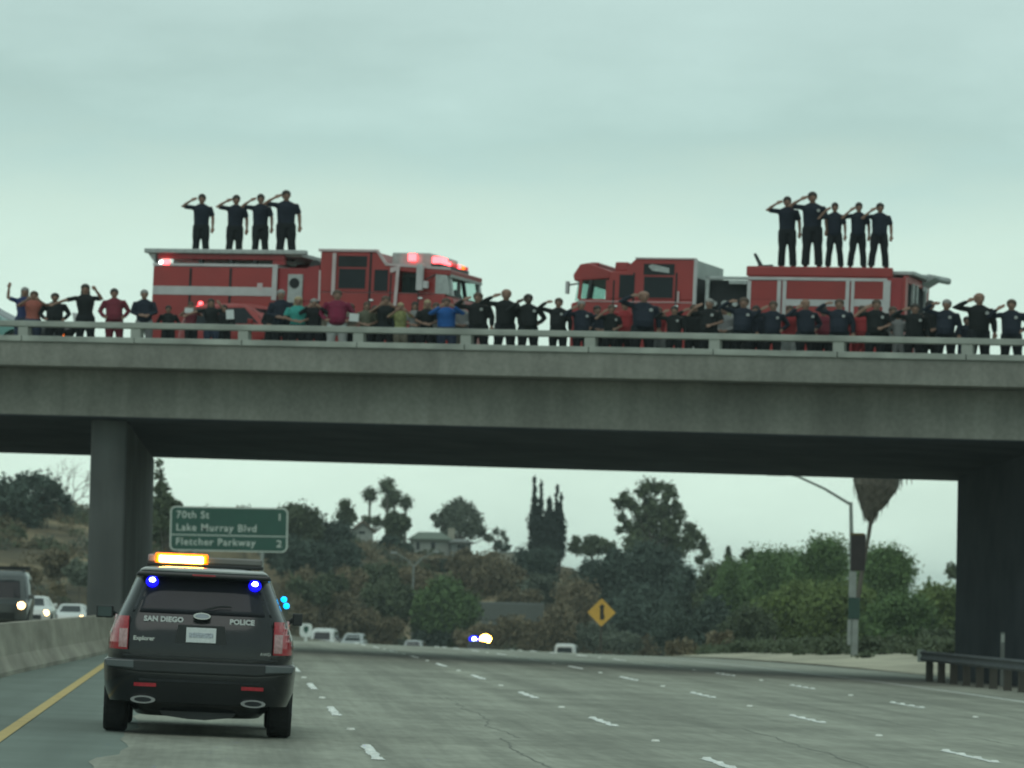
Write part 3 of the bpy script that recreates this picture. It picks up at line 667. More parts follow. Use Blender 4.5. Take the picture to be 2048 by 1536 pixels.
# cars beyond the crest
def far_car(kind, paint, px, Y, top, dirn, label, heads=False, group='cars half hidden beyond the crest of the road'):
    c = make_car(kind, paint, label, group, heads); h = {'suv': 1.8, 'van': 2.0, 'sedan': 1.44}[kind]
    lo, hi = 240., 395.
    for _ in range(30):
        Y = (lo+hi)/2; X = at(px, 1250, Y).x
        if proj((X, Y, road_z(X, Y)+h))[1] < top: lo = Y
        else: hi = Y
    place_car(c, px, Y, dirn)
    return c
far_car('van', M['white_car'], 656, 318, 1258, -1, 'white van facing us beyond the median near the small shield sign')
far_car('suv', M['silver_car'], 716, 352, 1268, -1, 'silver SUV with one orange lamp following the white van', True)
far_car('suv', M['silver_car'], 826, 318, 1280, 1, 'grey SUV seen from behind on the crest below the twin arm lamp')
far_car('van', M['white_car'], 1130, 292, 1287, 1, 'white van seen from behind low on the crest left of the yellow sign')
pc = far_car('suv', M['black_paint'], 956, 322, 1280, 1, 'distant black patrol car on the crest with blue and amber lights glowing')
pc.name = 'police_car'; pc['category'] = 'police car'
mb = MB(); mb.box(-.6, .6, 1.6, 1.9, 1.82, 1.95); mb.build('light_bar', M['black_plastic'], pc)
mb = MB(); mb.sphere((-.42, 1.55, 1.90), (.42, .08, .26)); mb.build('blue_light', M['lit_blue'], pc)
mb = MB(); mb.sphere((-.40, 1.42, 1.90), (.16, .06, .12)); mb.build('blue_core', M['lit_bluewhite'], pc)
mb = MB(); mb.sphere((.48, 1.5, 1.92), (.44, .1, .34)); mb.build('amber_light', M['lit_amber'], pc)

# ------------------------------------------------------------------ fire engines
def zc(z): return z
class Truck:
    def __init__(s, name, label, pxa, v):
        s.v = v; s.u0 = pick(pxa, 600, v)[0]
        s.root = empty(name, BP(s.u0, v, -0.146), label, 'fire engine', rot=(math.atan(CS), -math.atan(GR), -KAP))
    def S(s, px, py, dv=0.0):
        u, z = pick(px, py, s.v+dv); return (u-s.u0, z-(bz(u, s.v+dv)-0.146))
    def X(s, px, dv=0.0): return s.S(px, 600, dv)[0]
    def part(s, name, mat, f, bevel=0.0, parent=None, smooth=False):
        mb = MB(); f(mb); return mb.build(name, mat, parent or s.root, bevel=bevel, smooth=smooth)
    def sb(s, name, mat, p0, p1, d0=-0.015, d1=0.02, bevel=0.0, parent=None):
        """box on the near side given by two pixel corners of the photo"""
        (xa, za), (xb, zb) = s.S(*p0), s.S(*p1)
        xa, xb = sorted((xa, xb)); za, zb = sorted((za, zb))
        return s.part(name, mat, lambda m: m.box(xa, xb, d0, d1, za, zb), bevel, parent)
    def sp(s, name, mat, pix, d0=-0.015, d1=0.02, bevel=0.0, parent=None):
        pts = [s.S(*p) for p in pix]
        return s.part(name, mat, lambda m: m.prism(pts, d0, d1, 'y'), bevel, parent)
    def wheels(s, xs):
        for x in xs:
            for side in (0, 1):
                wh = bpy.data.objects.new('wheel', None); COL.objects.link(wh); wh.parent = s.root; wh.empty_display_size = .1
                y0, y1 = (0.0, .32) if side == 0 else (2.18, 2.5)
                mb = MB(); mb.tube([(x, y0, .52), (x, y0+.04, .52), (x, y1-.04, .52), (x, y1, .52)], [.47, .52, .52, .47], 24); mb.build('tyre', M['tire'], wh)
                mb = MB(); yy = (y0-.004) if side == 0 else (y1+.004); mb.tube([(x, yy, .52), (x, yy+(.05 if side == 0 else -.05), .52)], [.28, .28], 16); mb.build('rim', M['chrome'], wh)
WID = 2.5
# ---- left engine, front towards the right
A = Truck('fire_engine', 'red fire engine facing right with flashing red roof lights, four people standing on its back', 300, 5.5)
xb0, xb1 = A.X(300), A.X(548); xc0, xc1 = A.X(634), A.X(887)
zt1 = A.S(430, 530)[1]; zrk = A.S(440, 498)[1]
A.part('chassis', M['black_plastic'], lambda m: [m.box(xb0+.3, xc1-.1, .5, 2.0, .45, .8)])
A.part('body', M['red_paint'], lambda m: m.box(xb0, xb1, 0, WID, .62, zt1-.04), .03)
A.part('body_cap', M['truck_white'], lambda m: m.box(xb0-.01, xb1+.01, -.02, WID+.02, zt1-.038, zt1+.04), .01)
A.sb('door_frame', M['truck_white'], (541, 532), (549, 600), -.018, .01)
A.sb('reflective_band', M['truck_white'], (302, 571), (540, 592), -.014, .01)
A.sb('lower_stripe', M['trim_pink'], (302, 590), (420, 600), -.018, .01) if False else None
for q in (375, 455): A.sb('door_seam', M['dark'], (q, 536), (q+2, 640), -.012, .01)
# raised hose bed cover with open gap
A.part('ladder_rack', M['alum'], lambda m: [m.box(A.X(281), A.X(604), -.04, .16, zrk-.12, zrk), m.box(A.X(286), A.X(604), 2.3, 2.45, zrk-.12, zrk)], .02)
A.part('hose_bed_cover', M['alum'], lambda m: [m.box(A.X(300), A.X(592), .16, 2.3, zrk-.17, zrk-.06)], .015)
A.part('cover_side', M['red_dark'], lambda m: [m.box(A.X(306), A.X(560), .06, .12, zrk-.27, zrk-.125), m.box(A.X(306), A.X(560), 2.38, 2.44, zrk-.27, zrk-.125)], .01)
for q in (304, 392, 452, 500, 548):
    w = .10 if q != 548 else .35
    for ya_, yb_ in ((.08, .22), (2.25, 2.4)): A.part('cover_strut', M['red_dark'] if q == 548 else M['black_plastic'], lambda m: m.box(A.X(q)-w/2, A.X(q)+w/2, ya_, yb_, zt1+.04, zrk-.17))
A.part('rear_bracket', M['alum'], lambda m: m.prism([A.S(284, 497), A.S(302, 497), A.S(305, 530), A.S(301, 524), A.S(288, 506)], .1, .2, 'y'))
A.sb('warning_light', M['lit_white'], (315, 521), (320, 527), -.05, .02)
A.sb('warning_light', M['lit_red'], (323, 519), (334, 529), -.05, .02)
A.sb('marker_panel', M['trim_pink'], (511, 566), (521, 580), -.018, .01)
# pump section
A.part('pump_module', M['red_dark'], lambda m: m.box(xb1+.002, xc0-.25, .08, WID-.08, .62, A.S(570, 535)[1]), .02)
A.sb('gauge_panel', M['alum'], (572, 548), (600, 606), -.01, .08, .01)
A.part('gauge', M['dark'], lambda m: m.tube([(A.S(585, 566)[0], -.03, A.S(585, 566)[1]), (A.S(585, 566)[0], .0, A.S(585, 566)[1])], .14, 16))
A.sp('crosslay_cover', M['red_dark'], [(596, 545), (612, 533), (633, 530), (633, 600), (596, 600)], .05, 2.4)
A.part('hose_roll', M['black_plastic'], lambda m: m.tube([(A.S(620, 530)[0], .2, A.S(620, 530)[1]), (A.S(620, 530)[0], 2.2, A.S(620, 530)[1])], .16, 12))
# cab
zs_ = A.S(800, 585)[1]    # sill
zh = A.S(690, 503)[1]; zlw = A.S(860, 531)[1]
xs1, xs2 = A.X(748), A.X(768); xmid = A.X(790)
A.part('cab_lower', M['red_paint'], lambda m: m.box(xc0, xc1, 0, WID, .62, zs_), .05)
A.part('cab_rear', M['red_paint'], lambda m: m.prism([(xc0, zs_-.01), (xmid, zs_-.01), (xmid, zlw), (xs2, zlw), (xs1, zh), (xc0, zh)], 0.0, WID, 'y'), .03)
A.part('cab_roof', M['red_paint'], lambda m: m.prism([(xmid-.02, zlw-.16), (xc1+.10, zlw-.26), (xc1+.12, zlw-.10), (xc1-.2, zlw-.02), (xmid-.02, zlw)], -.01, WID+.01, 'y'), .03)
A.part('roof_trim', M['trim_pink'], lambda m: [m.box(xc0-.06, xs1, -.03, .10, zh, zh+.07), m.box(xc0-.06, xs1, 2.4, 2.53, zh, zh+.07)], .01)
A.sp('roof_trim', M['trim_pink'], [(748, 503), (754, 503), (771, 527), (764, 527)], -.03, .02)
A.part('roof_trim', M['trim_pink'], lambda m: [m.prism([(xs2-.05, zlw-.01), (xc1+.1, zlw-.11), (xc1+.1, zlw-.04), (xs2-.05, zlw+.05)], -.03, .05, 'y')])
def pillar(x0, x1, x0t, x1t, mat, y0, y1, nm='pillar'):
    A.part(nm, mat, lambda m: m.hexa([(x0, y0, zs_-.01), (x1, y0, zs_-.01), (x1, y1, zs_-.01), (x0, y1, zs_-.01), (x0t, y0, zlw-.2), (x1t, y0, zlw-.2), (x1t, y1, zlw-.2), (x0t, y1, zlw-.2)]))
for (y0, y1) in ((0.0, .09), (WID-.09, WID)):
    if y0 == 0:
        pillar(A.X(833), A.X(866), A.X(833), A.X(866), M['red_paint'], y0, y1); pillar(A.X(866), xc1+.12, A.X(866), xc1+.02, M['alum'], y0, y1)
    else:
        pillar(A.X(846), A.X(852), A.X(846), A.X(852), M['red_paint'], y0, y1); pillar(xc1+.04, xc1+.10, xc1-.04, xc1+.02, M['alum'], y0, y1)
for yy in (.09, 1.22, WID-.17):
    A.part('windshield_frame', M['black_plastic'] if 1 < yy < 2 else M['alum'], lambda m: m.hexa([(xc1+.06, yy, zs_-.05), (xc1+.16, yy, zs_-.05), (xc1+.16, yy+(.05 if 1 < yy < 2 else .16), zs_-.05), (xc1+.06, yy+(.05 if 1 < yy < 2 else .16), zs_-.05), (xc1-.04, yy, zlw-.22), (xc1+.06, yy, zlw-.22), (xc1+.06, yy+(.05 if 1 < yy < 2 else .16), zlw-.22), (xc1-.04, yy+(.05 if 1 < yy < 2 else .16), zlw-.22)]))
A.part('front_face', M['red_paint'], lambda m: m.prism([(xc1-.01, .62), (xc1+.2, .66), (xc1+.2, zs_-.12), (xc1-.01, zs_-.06)], .02, WID-.02, 'y'), .05)
A.part('visor', M['alum'], lambda m: m.prism([(xc1-.02, zlw-.24), (xc1+.12, zlw-.30), (xc1+.13, zlw-.24), (xc1, zlw-.12)], .04, WID-.04, 'y'))
for y0, y1 in ((.26, 1.21), (1.28, WID-.18)):
    A.part('windshield', M['clear_glass'], lambda m: m.hexa([(xc1+.10, y0, zs_-.06), (xc1+.108, y0, zs_-.06), (xc1+.108, y1, zs_-.06), (xc1+.10, y1, zs_-.06), (xc1+.0, y0, zlw-.25), (xc1+.008, y0, zlw-.25), (xc1+.008, y1, zlw-.25), (xc1+.0, y1, zlw-.25)]))
for y0 in (.02, WID-.03):
    A.part('door_window', M['clear_glass'], lambda m: m.box(A.X(800), A.X(833), y0, y0+.01, zs_, zlw-.2))
    A.part('door_window', M['clear_glass'], lambda m: m.box(A.X(866), xc1-.02, y0+.04, y0+.05, zs_, zlw-.22)) if False else None
A.part('seat', M['dark'], lambda m: [m.box(xmid+.0, xmid+.25, .3, 1.0, zs_-.2, zs_+.45), m.box(xmid, xmid+.2, 1.6, 2.3, zs_-.2, zs_+.15)], .05)
A.part('steering_wheel', M['dark'], lambda m: m.tube([(xc1-.35, 1.9, zs_+.05), (xc1-.30, 1.9, zs_+.08)], .22, 14))
A.sb('rear_window', M['dark'], (672, 511), (729, 534), -.008, .02)
A.sb('rear_window', M['dark_glass'], (674, 537), (726, 577), -.016, .02)
A.sb('side_window', M['dark_glass'], (745, 539), (771, 582), -.012, .02)
A.sb('grab_rail', M['trim_pink'], (662, 506), (667, 590), -.07, -.03)
A.sp('grab_rail', M['trim_pink'], [(790, 534), (796, 534), (791, 612), (785, 612)], -.07, -.03)
A.sp('grab_rail', M['trim_pink'], [(777, 535), (796, 532), (796, 537), (784, 544), (777, 545)], -.05, -.02)
A.sb('body_stripe', M['trim_pink'], (634, 583), (866, 587), -.014, .01)
A.sp('body_stripe', M['trim_pink'], [(634, 540), (637, 540), (637, 602), (633, 602)], -.014, .01)
mir = A.sb('side_mirror', M['truck_white'], (834, 529), (846, 582), -.22, -.10, .02)
A.sb('side_mirror', M['truck_white'], (847, 563), (857, 578), -.22, -.12, .02)
A.part('mirror_arm', M['black_plastic'], lambda m: m.tube([(A.X(850), -.16, A.S(850, 560)[1]), (A.X(866), .02, A.S(866, 548)[1])], .02, 6))
za = A.S(810, 503)[1]
A.part('air_conditioner', M['alum'], lambda m: m.prism([(A.X(770), zlw), (A.X(852), zlw-.05), (A.X(852), za-.04), (A.X(845), za), (A.X(770), za)], .25, 2.2, 'y'), .03)
A.sb('beacon', M['lit_red'], (808, 506), (821, 520), .12, .28)
A.part('air_horn', M['black_plastic'], lambda m: m.box(A.X(834), A.X(858), .3, .75, zlw, za-.10), .03)
# light bar across the front roof: alternating lamps running away from us
A.part('light_bar', M['black_plastic'], lambda m: m.box(xc1-.50, xc1-.22, .15, 2.35, zlw-.03, zlw+.08), .02)
for k in range(8):
    y0 = .18+k*.27
    A.part('red_lamp', M['lit_red'] if k in (0, 1, 2, 5) else (M['lit_amber_soft'] if k == 6 else M['lit_red_dim']), lambda m: m.box(xc1-.49, xc1-.22, y0, y0+.24, zlw+.08, zlw+(.26 if k < 2 else .18)), .03)
A.part('front_bumper', M['alum'], lambda m: m.box(xc1+.0, xc1+.45, .0, WID, .5, .75), .04)
A.wheels((xb0+1.6, xc1-1.2))

# ---- right engine, front towards the left
B = Truck('fire_engine', 'red fire engine facing left with rear ladder rack, five people standing on its back', 1775, 5.5)
# local x runs to the right; rear at x = 0, front at negative x
xr = 0.0; xp = B.X(1490); xc_b = B.X(1384); xf = B.X(1152)
ztb = B.S(1630, 533)[1]; zbm = B.S(1630, 553)[1]
B.part('chassis', M['black_plastic'], lambda m: m.box(xf+.2, -.1, .5, 2.0, .45, .8))
B.part('body', M['red_dark'], lambda m: m.box(xp, .33, .02, WID-.02, .62, zbm), .02)
B.part('hose_bed_side', M['red_paint'], lambda m: [m.box(xp-.05, .05, .0, .12, zbm, ztb), m.box(xp-.05, .05, WID-.12, WID, zbm, ztb), m.box(xp-.05, xp+.06, .12, WID-.12, zbm, ztb)], .03)
B.part('hose_bed_floor', M['alum'], lambda m: m.box(xp+.06, .0, .12, WID-.12, zbm, ztb-.12))
B.sb('frame_rail', M['truck_white'], (1491, 553), (1770, 563), -.03, .02, .005)
for a, b_ in ((1491, 1497), (1551, 1557), (1562, 1568), (1688, 1694), (1699, 1704), (1763, 1776)):
    B.sb('frame_post', M['truck_white'], (a, 561), (b_, 640), -.03, .02, .005)
for a, b_ in ((1497, 1551), (1568, 1688), (1704, 1763)):
    x0, x1 = B.X(a), B.X(b_); z1 = B.S((a+b_)/2, 562)[1]; z0 = B.S((a+b_)/2, 598)[1]
    ns = 6
    dr = B.part('roll_up_door', M['red_paint'], lambda m: [m.box(x0, x1, -.012, .015, z0+(z1-z0)*k/ns+.004, z0+(z1-z0)*(k+1)/ns-.004) for k in range(ns)])
    if a > 1500: B.sb('reflective_band', M['truck_white'], (a, 598), (b_, 613), -.02, .01)
    B.part('lower_door', M['red_paint'], lambda m: m.box(x0, x1, -.011, .015, .66, z0-.2 if a > 1500 else z0-.01))
# rear face
B.part('rear_frame', M['red_paint'], lambda m: [m.box(.33, .41, 0, .28, .62, zbm+.05), m.box(.33, .41, WID-.28, WID, .62, zbm+.05), m.box(.33, .41, .28, WID-.28, zbm-.12, zbm+.08), m.box(.33, .41, .28, WID-.28, .62, 1.3)], .02)
B.part('rear_opening', M['dark'], lambda m: m.box(.332, .37, .28, WID-.28, 1.3, zbm-.12))
for yy in (.62, 1.0, 1.9): B.part('ladder_rail', M['alum'], lambda m: m.box(.41, .47, yy, yy+.09, .8, zbm-.1))
CHV = bsdf_mat('chevron_yellow', (.30, .32, .14), .5)
for k in range(6):
    y0 = .3+k*.32
    B.part('chevron', CHV if k % 2 == 0 else M['red_dark'], lambda m: m.add([(.425, y0, .7), (.425, y0+.3, .7), (.425, y0+.55 if y0 < 1.25 else y0+.05, 1.55), (.425, y0+.25 if y0 < 1.25 else y0-.25, 1.55), (.412, y0, .7), (.412, y0+.3, .7), (.412, y0+.55 if y0 < 1.25 else y0+.05, 1.55), (.412, y0+.25 if y0 < 1.25 else y0-.25, 1.55)], [(0, 1, 2, 3), (7, 6, 5, 4), (0, 4, 5, 1), (1, 5, 6, 2), (2, 6, 7, 3), (3, 7, 4, 0)]))
zq = B.S(1830, 541)[1]
B.part('ladder_rack', M['alum'], lambda m: [m.box(-.1, .55, .3, 2.45, zbm+.10, zbm+.20), m.prism([(.40, zbm-.05), (.75, zbm+.16), (.75, zbm+.24), (.0, zbm+.26)], 1.7, 2.5, 'y'), m.tube([(.5, 1.9, zbm+.20), (.95, 2.45, zbm+.14)], .09, 8)], .02)
B.part('rear_lamp', M['truck_white'], lambda m: m.box(.41, .45, WID-.75, WID-.3, zbm-.18, zbm-.06), .01)
B.part('tail_step', M['alum'], lambda m: m.box(.33, .8, .05, WID-.05, .5, .56))
B.part('deck_gun', M['black_plastic'], lambda m: [m.tube([(xp+.25, .9, ztb-.1), (xp+.1, .9, ztb+.05), (xp-.1, .9, ztb+.40)], [.07, .06, .04], 8), m.tube([(xp, .9, ztb+.02), (xp+.4, .9, ztb+.05)], .08, 8)], smooth=True)
# pump module
B.part('pump_module', M['dark'], lambda m: m.box(xc_b+.35, xp-.02, .25, WID-.25, .62, zbm-.10))
B.part('pump_frame', M['alum'], lambda m: [m.box(xc_b+.28, xc_b+.38, .05, .12, .62, zbm-.02), m.box(xc_b+.28, xp, .05, .12, zbm-.1, zbm-.02), m.box(xp-.5, xp-.02, .0, .1, zbm-.22, zbm-.12)], .01)
B.part('pump_gauges', M['alum'], lambda m: [m.tube([(xc_b+.5+.28*i, .16, 1.5+.3*j), (xc_b+.5+.28*i, .25, 1.5+.3*j)], .07+.02*((i+j) % 2), 12) for i in range(4) for j in range(3)])
B.part('hose_bundle', bsdf_mat('canvas_hose', (.17, .18, .11), .9, var=.3), lambda m: [m.tube([(xc_b+.7+.2*i, .14, 1.75+.1*(i % 2)), (xc_b+.9+.15*i, .12, 1.45), (xc_b+.75+.2*i, .15, 1.2)], .06, 8) for i in range(4)], smooth=True)
# cab
zsill = B.S(1180, 597)[1]; zhi = B.S(1320, 518)[1]; zlo = B.S(1190, 541)[1]; zfr = B.S(1175, 525)[1]
B.part('cab_lower', M['red_paint'], lambda m: m.box(xf, xc_b, 0, WID, .62, zsill), .05)
xm = B.X(1212)
B.part('cab_rear', M['red_paint'], lambda m: m.prism([(xm, zsill-.01), (xc_b, zsill-.01), (xc_b, zhi), (B.X(1264), zhi), (B.X(1250), B.S(1250, 531)[1]), (B.X(1246), zlo), (xm, zlo)], 0, WID, 'y'), .03)
B.part('cab_back_wall', bsdf_mat('bare_aluminium', (.36, .41, .39), .5, metal=.2, var=.1), lambda m: m.box(xc_b+.002, xc_b+.02, .02, WID-.02, zbm-.06, zhi-.01))
B.part('back_wall_lower', M['dark'], lambda m: m.box(xc_b+.002, xc_b+.018, .02, WID-.02, .62, zbm-.06))
B.part('corner_trim', M['truck_white'], lambda m: m.box(xc_b-.03, xc_b+.06, -.03, .05, .8, zhi+.01), .01)
B.part('roof_trim', M['trim_pink'], lambda m: m.box(B.X(1264), xc_b+.02, -.02, .08, zhi, zhi+.04))
B.part('cab_roof', M['red_paint'], lambda m: m.prism([(xm+.02, zlo-.20), (xf-.12, zlo-.28), (xf-.16, zlo-.12), (xf+.02, zfr-.04), (xf+.25, zfr), (xm-.05, zlo+.03), (xm+.02, zlo)], -.01, WID+.01, 'y'), .03)
B.part('roof_box', M['red_paint'], lambda m: m.box(B.X(1222), B.X(1249), .05, 1.6, zlo-.01, B.S(1236, 523)[1]), .04)
def bp_(x0, x1, x0t, x1t, mat, y0, y1, nm='pillar'):
    B.part(nm, mat, lambda m: m.hexa([(x0, y0, zsill-.01), (x1, y0, zsill-.01), (x1, y1, zsill-.01), (x0, y1, zsill-.01), (x0t, y0, zlo-.24), (x1t, y0, zlo-.24), (x1t, y1, zlo-.24), (x0t, y1, zlo-.24)]))
for (y0, y1) in ((0, .08), (WID-.08, WID)):
    bp_(xf-.02, xf+.06, xf+.02, xf+.10, M['red_paint'], y0, y1); bp_(B.X(1207), xm+.02, B.X(1207), xm+.02, M['red_paint'], y0, y1)
    bp_(B.X(1168), B.X(1173), B.X(1174), B.X(1180), M['black_plastic'], y0, y1, 'window_divider')
    B.part('door_window', M['clear_glass'], lambda m: m.box(xf+.1, B.X(1207), (y0+y1)/2-.005, (y0+y1)/2+.005, zsill, zlo-.22))
B.part('front_face', M['red_paint'], lambda m: m.prism([(xf+.01, .62), (xf-.2, .66), (xf-.2, zsill-.12), (xf+.01, zsill-.06)], .02, WID-.02, 'y'), .05)
for y0, y1 in ((.1, 1.2), (1.28, WID-.1)):
    B.part('windshield', M['clear_glass'], lambda m: m.hexa([(xf-.12, y0, zsill-.06), (xf-.112, y0, zsill-.06), (xf-.112, y1, zsill-.06), (xf-.12, y1, zsill-.06), (xf-.04, y0, zlo-.26), (xf-.032, y0, zlo-.26), (xf-.032, y1, zlo-.26), (xf-.04, y1, zlo-.26)]))
B.part('windshield_frame', M['black_plastic'], lambda m: m.hexa([(xf-.13, 1.2, zsill-.06), (xf-.05, 1.2, zsill-.06), (xf-.05, 1.28, zsill-.06), (xf-.13, 1.28, zsill-.06), (xf-.05, 1.2, zlo-.26), (xf+.03, 1.2, zlo-.26), (xf+.03, 1.28, zlo-.26), (xf-.05, 1.28, zlo-.26)]))
B.part('seat', M['dark'], lambda m: [m.box(xm-.3, xm-.02, 1.6, 2.3, zsill-.2, zsill+.38)], .05)
B.sb('side_window', M['dark_glass'], (1235, 549), (1262, 596), -.012, .02)
B.sb('rear_window', M['dark_glass'], (1284, 553), (1341, 596), -.012, .02)
B.sb('window_shade', M['dark'], (1283, 527), (1344, 550), -.010, .02)
B.sp('window_decal', M['alum'], [(1292, 532), (1300, 528), (1334, 536), (1334, 546), (1300, 541)], -.02, .0)
B.sb('grab_rail', M['trim_pink'], (1352, 583), (1355, 606), -.06, -.03)
B.sb('body_stripe', M['trim_pink'], (1152, 601), (1380, 606), -.014, .01)
B.part('side_mirror', M['truck_white'], lambda m: m.box(xf-.28, xf-.2, -.25, -.08, zsill+.1, zlo-.3), .02)
B.part('mirror_arm', M['black_plastic'], lambda m: m.tube([(xf-.24, -.14, zlo-.4), (xf+.02, .0, zlo-.34)], .022, 6))
B.part('light_bar', M['red_dark'], lambda m: m.box(xf+.15, xf+.4, .4, 2.2, zfr-.04, zfr+.05), .03)
B.part('front_bumper', M['alum'], lambda m: m.box(xf-.45, xf, 0, WID, .5, .75), .04)
B.wheels((-1.6, xf+1.3))

for T_, qs in ((A, ((735, 505, 620), (776, 548, 620), (832, 585, 625))), (B, ((1262, 545, 640), (1222, 560, 640), (1347, 545, 640)))):
    for (q, y0_, y1_) in qs: T_.sb('door_seam', M['dark'], (q, y0_), (q+1.6, y1_), -.006, .02)
for T_, pts_ in ((A, ((740, 600), (838, 596))), (B, ((1228, 612), (1350, 612)))):
    for (q, y_) in pts_: T_.sb('door_handle', M['chrome'], (q-4, y_-1.5), (q+4, y_+1.5), -.045, -.012)
# ---- red SUV of the fire service parked in front of the left engine
rc = make_car('suv', M['red_paint'], 'red SUV parked on the overpass in front of the left fire engine', None, False, 'car')
u_, z_ = pick(470, 640, 3.3); rc.location = BP(u_-1.5, 4.0, -0.146); rc.rotation_euler = (0, 0, -KAP-R(90)-R(14)); rc.scale = (1.0, .80, .93)
for nm, px, v in (('a', 6, 5.0),):
    tc_ = make_car('sedan', bsdf_mat('teal_car_paint', (.10, .26, .23), .3, coat=.5), 'teal car at the left end of the overpass, cut by the frame edge', None, False, 'car')
    u_, z_ = pick(-60, 640, v); tc_.location = BP(u_-2.2, v, -0.146); tc_.rotation_euler = (0, 0, -KAP-R(90)); tc_.scale = (1.1, 1.1, 1.2)
# ---- motorcycle behind the rail at the left
mo = empty('motorcycle', BP(pick(120, 660, 2.9)[0], 2.9, -0.146), 'black motorcycle with glowing amber lamp behind the left railing', 'motorcycle', rot=(0, 0, -KAP))
for x in (-.72, .72):
    mb = MB()
    n = 20; pts = [(x+.31*math.cos(2*math.pi*k/n), 0, .33+.31*math.sin(2*math.pi*k/n)) for k in range(n+1)]
    mb.tube(pts, .055, 6, caps=False); wq = mb.build('wheel', M['tire'], mo)
    mb = MB(); [mb.tube([(x, 0, .33), (x+.28*math.cos(a), 0, .33+.28*math.sin(a))], .012, 4) for a in [k*math.pi/4 for k in range(8)]]; mb.build('spokes', M['chrome'], wq)
mb = MB(); mb.tube([(-.55, 0, .55), (-.2, 0, .62), (.25, 0, .85), (.45, 0, .98)], [.16, .2, .2, .1], 10); mb.build('tank_and_body', M['black_paint'], mo, smooth=True)
mb = MB(); mb.tube([(-.65, 0, .82), (-.3, 0, .80), (-.02, 0, .84)], [.14, .16, .10], 10, ry=[.06, .07, .05]); mb.build('seat', M['black_plastic'], mo, smooth=True)
mb = MB(); mb.box(-.2, .25, -.16, .16, .28, .62); mb.build('engine', M['alum'], mo, bevel=.04)
mb = MB(); mb.tube([(.72, -.09, .33), (.48, -.09, 1.0)], .03, 6); mb.tube([(.72, .09, .33), (.48, .09, 1.0)], .03, 6); mb.tube([(.40, -.36, 1.05), (.50, 0, 1.02), (.40, .36, 1.05)], .018, 6); mb.build('fork', M['chrome'], mo)
mb = MB(); mb.prism([(.50, .95), (.62, .9), (.50, 1.32), (.42, 1.35)], -.2, .2, 'y'); mb.build('fairing', M['white_car'], mo, bevel=.02)
mb = MB(); mb.box(-.85, -.45, -.40, -.18, .45, .78); mb.box(-.85, -.45, .18, .40, .45, .78); mb.build('saddlebag', M['black_plastic'], mo, bevel=.05)
mb = MB(); mb.sphere((.12, -.2, .72), (.09, .06, .09)); mb.build('amber_lamp', M['lit_amber_soft'], mo)
mb = MB(); mb.sphere((.13, -.25, .72), (.04, .04, .04)); mb.build('lamp_core', M['lit_head'], mo)
# ------------------------------------------------------------------ people
M['skin'] = bsdf_mat('skin', (.23, .135, .095), .6, var=.08); M['skin_dark'] = bsdf_mat('dark_skin', (.07, .045, .035), .6, var=.08)
M['eye'] = bsdf_mat('eye_dark', (.02, .015, .012), .3)
def cloth(n, c, v=.15): M[n] = bsdf_mat(n, c, .85, var=v, vscale=7, spec=.2); return M[n]
cloth('navy', (.016, .022, .034)); cloth('black_cloth', (.013, .016, .017)); cloth('pants_dark', (.014, .017, .02)); cloth('khaki', (.17, .16, .125)); cloth('jeans', (.035, .05, .085))
cloth('grey_cloth', (.20, .21, .21)); cloth('coral', (0.33, 0.11, 0.085)); cloth('blue_bright', (0.02, 0.1, 0.32)); cloth('teal', (0.045, 0.27, 0.24)); cloth('maroon', (0.15, 0.028, 0.042)); cloth('magenta', (0.17, 0.02, 0.05))
cloth('olive', (.10, .105, .075)); cloth('yellow_green', (0.22, 0.235, 0.1), .4); cloth('blue_dark', (.03, .045, .12)); cloth('red_cloth', (0.28, 0.035, 0.04)); cloth('white_cloth', (.42, .45, .44)); cloth('boots', (.012, .012, .012))
M['hair_dark'] = bsdf_mat('hair_dark', (.025, .02, .016), .7); M['hair_brown'] = bsdf_mat('hair_brown', (.07, .045, .03), .7); M['hair_grey'] = bsdf_mat('hair_grey', (.22, .22, .21), .7); M['hair_blonde'] = bsdf_mat('hair_blonde', (.30, .24, .14), .7)
def fuse(mb, voxel, it=3):
    me = mb.mesh('tmp'); o = bpy.data.objects.new('tmp', me); COL.objects.link(o)
    md = o.modifiers.new('r', 'REMESH'); md.mode = 'VOXEL'; md.voxel_size = voxel
    ms = o.modifiers.new('s', 'SMOOTH'); ms.iterations = it; ms.factor = .5
    bpy.context.view_layer.update()
    res = bpy.data.meshes.new_from_object(o.evaluated_get(bpy.context.evaluated_depsgraph_get()))
    bpy.data.objects.remove(o); bpy.data.meshes.remove(me)
    res.polygons.foreach_set('use_smooth', [True]*len(res.polygons)); return res
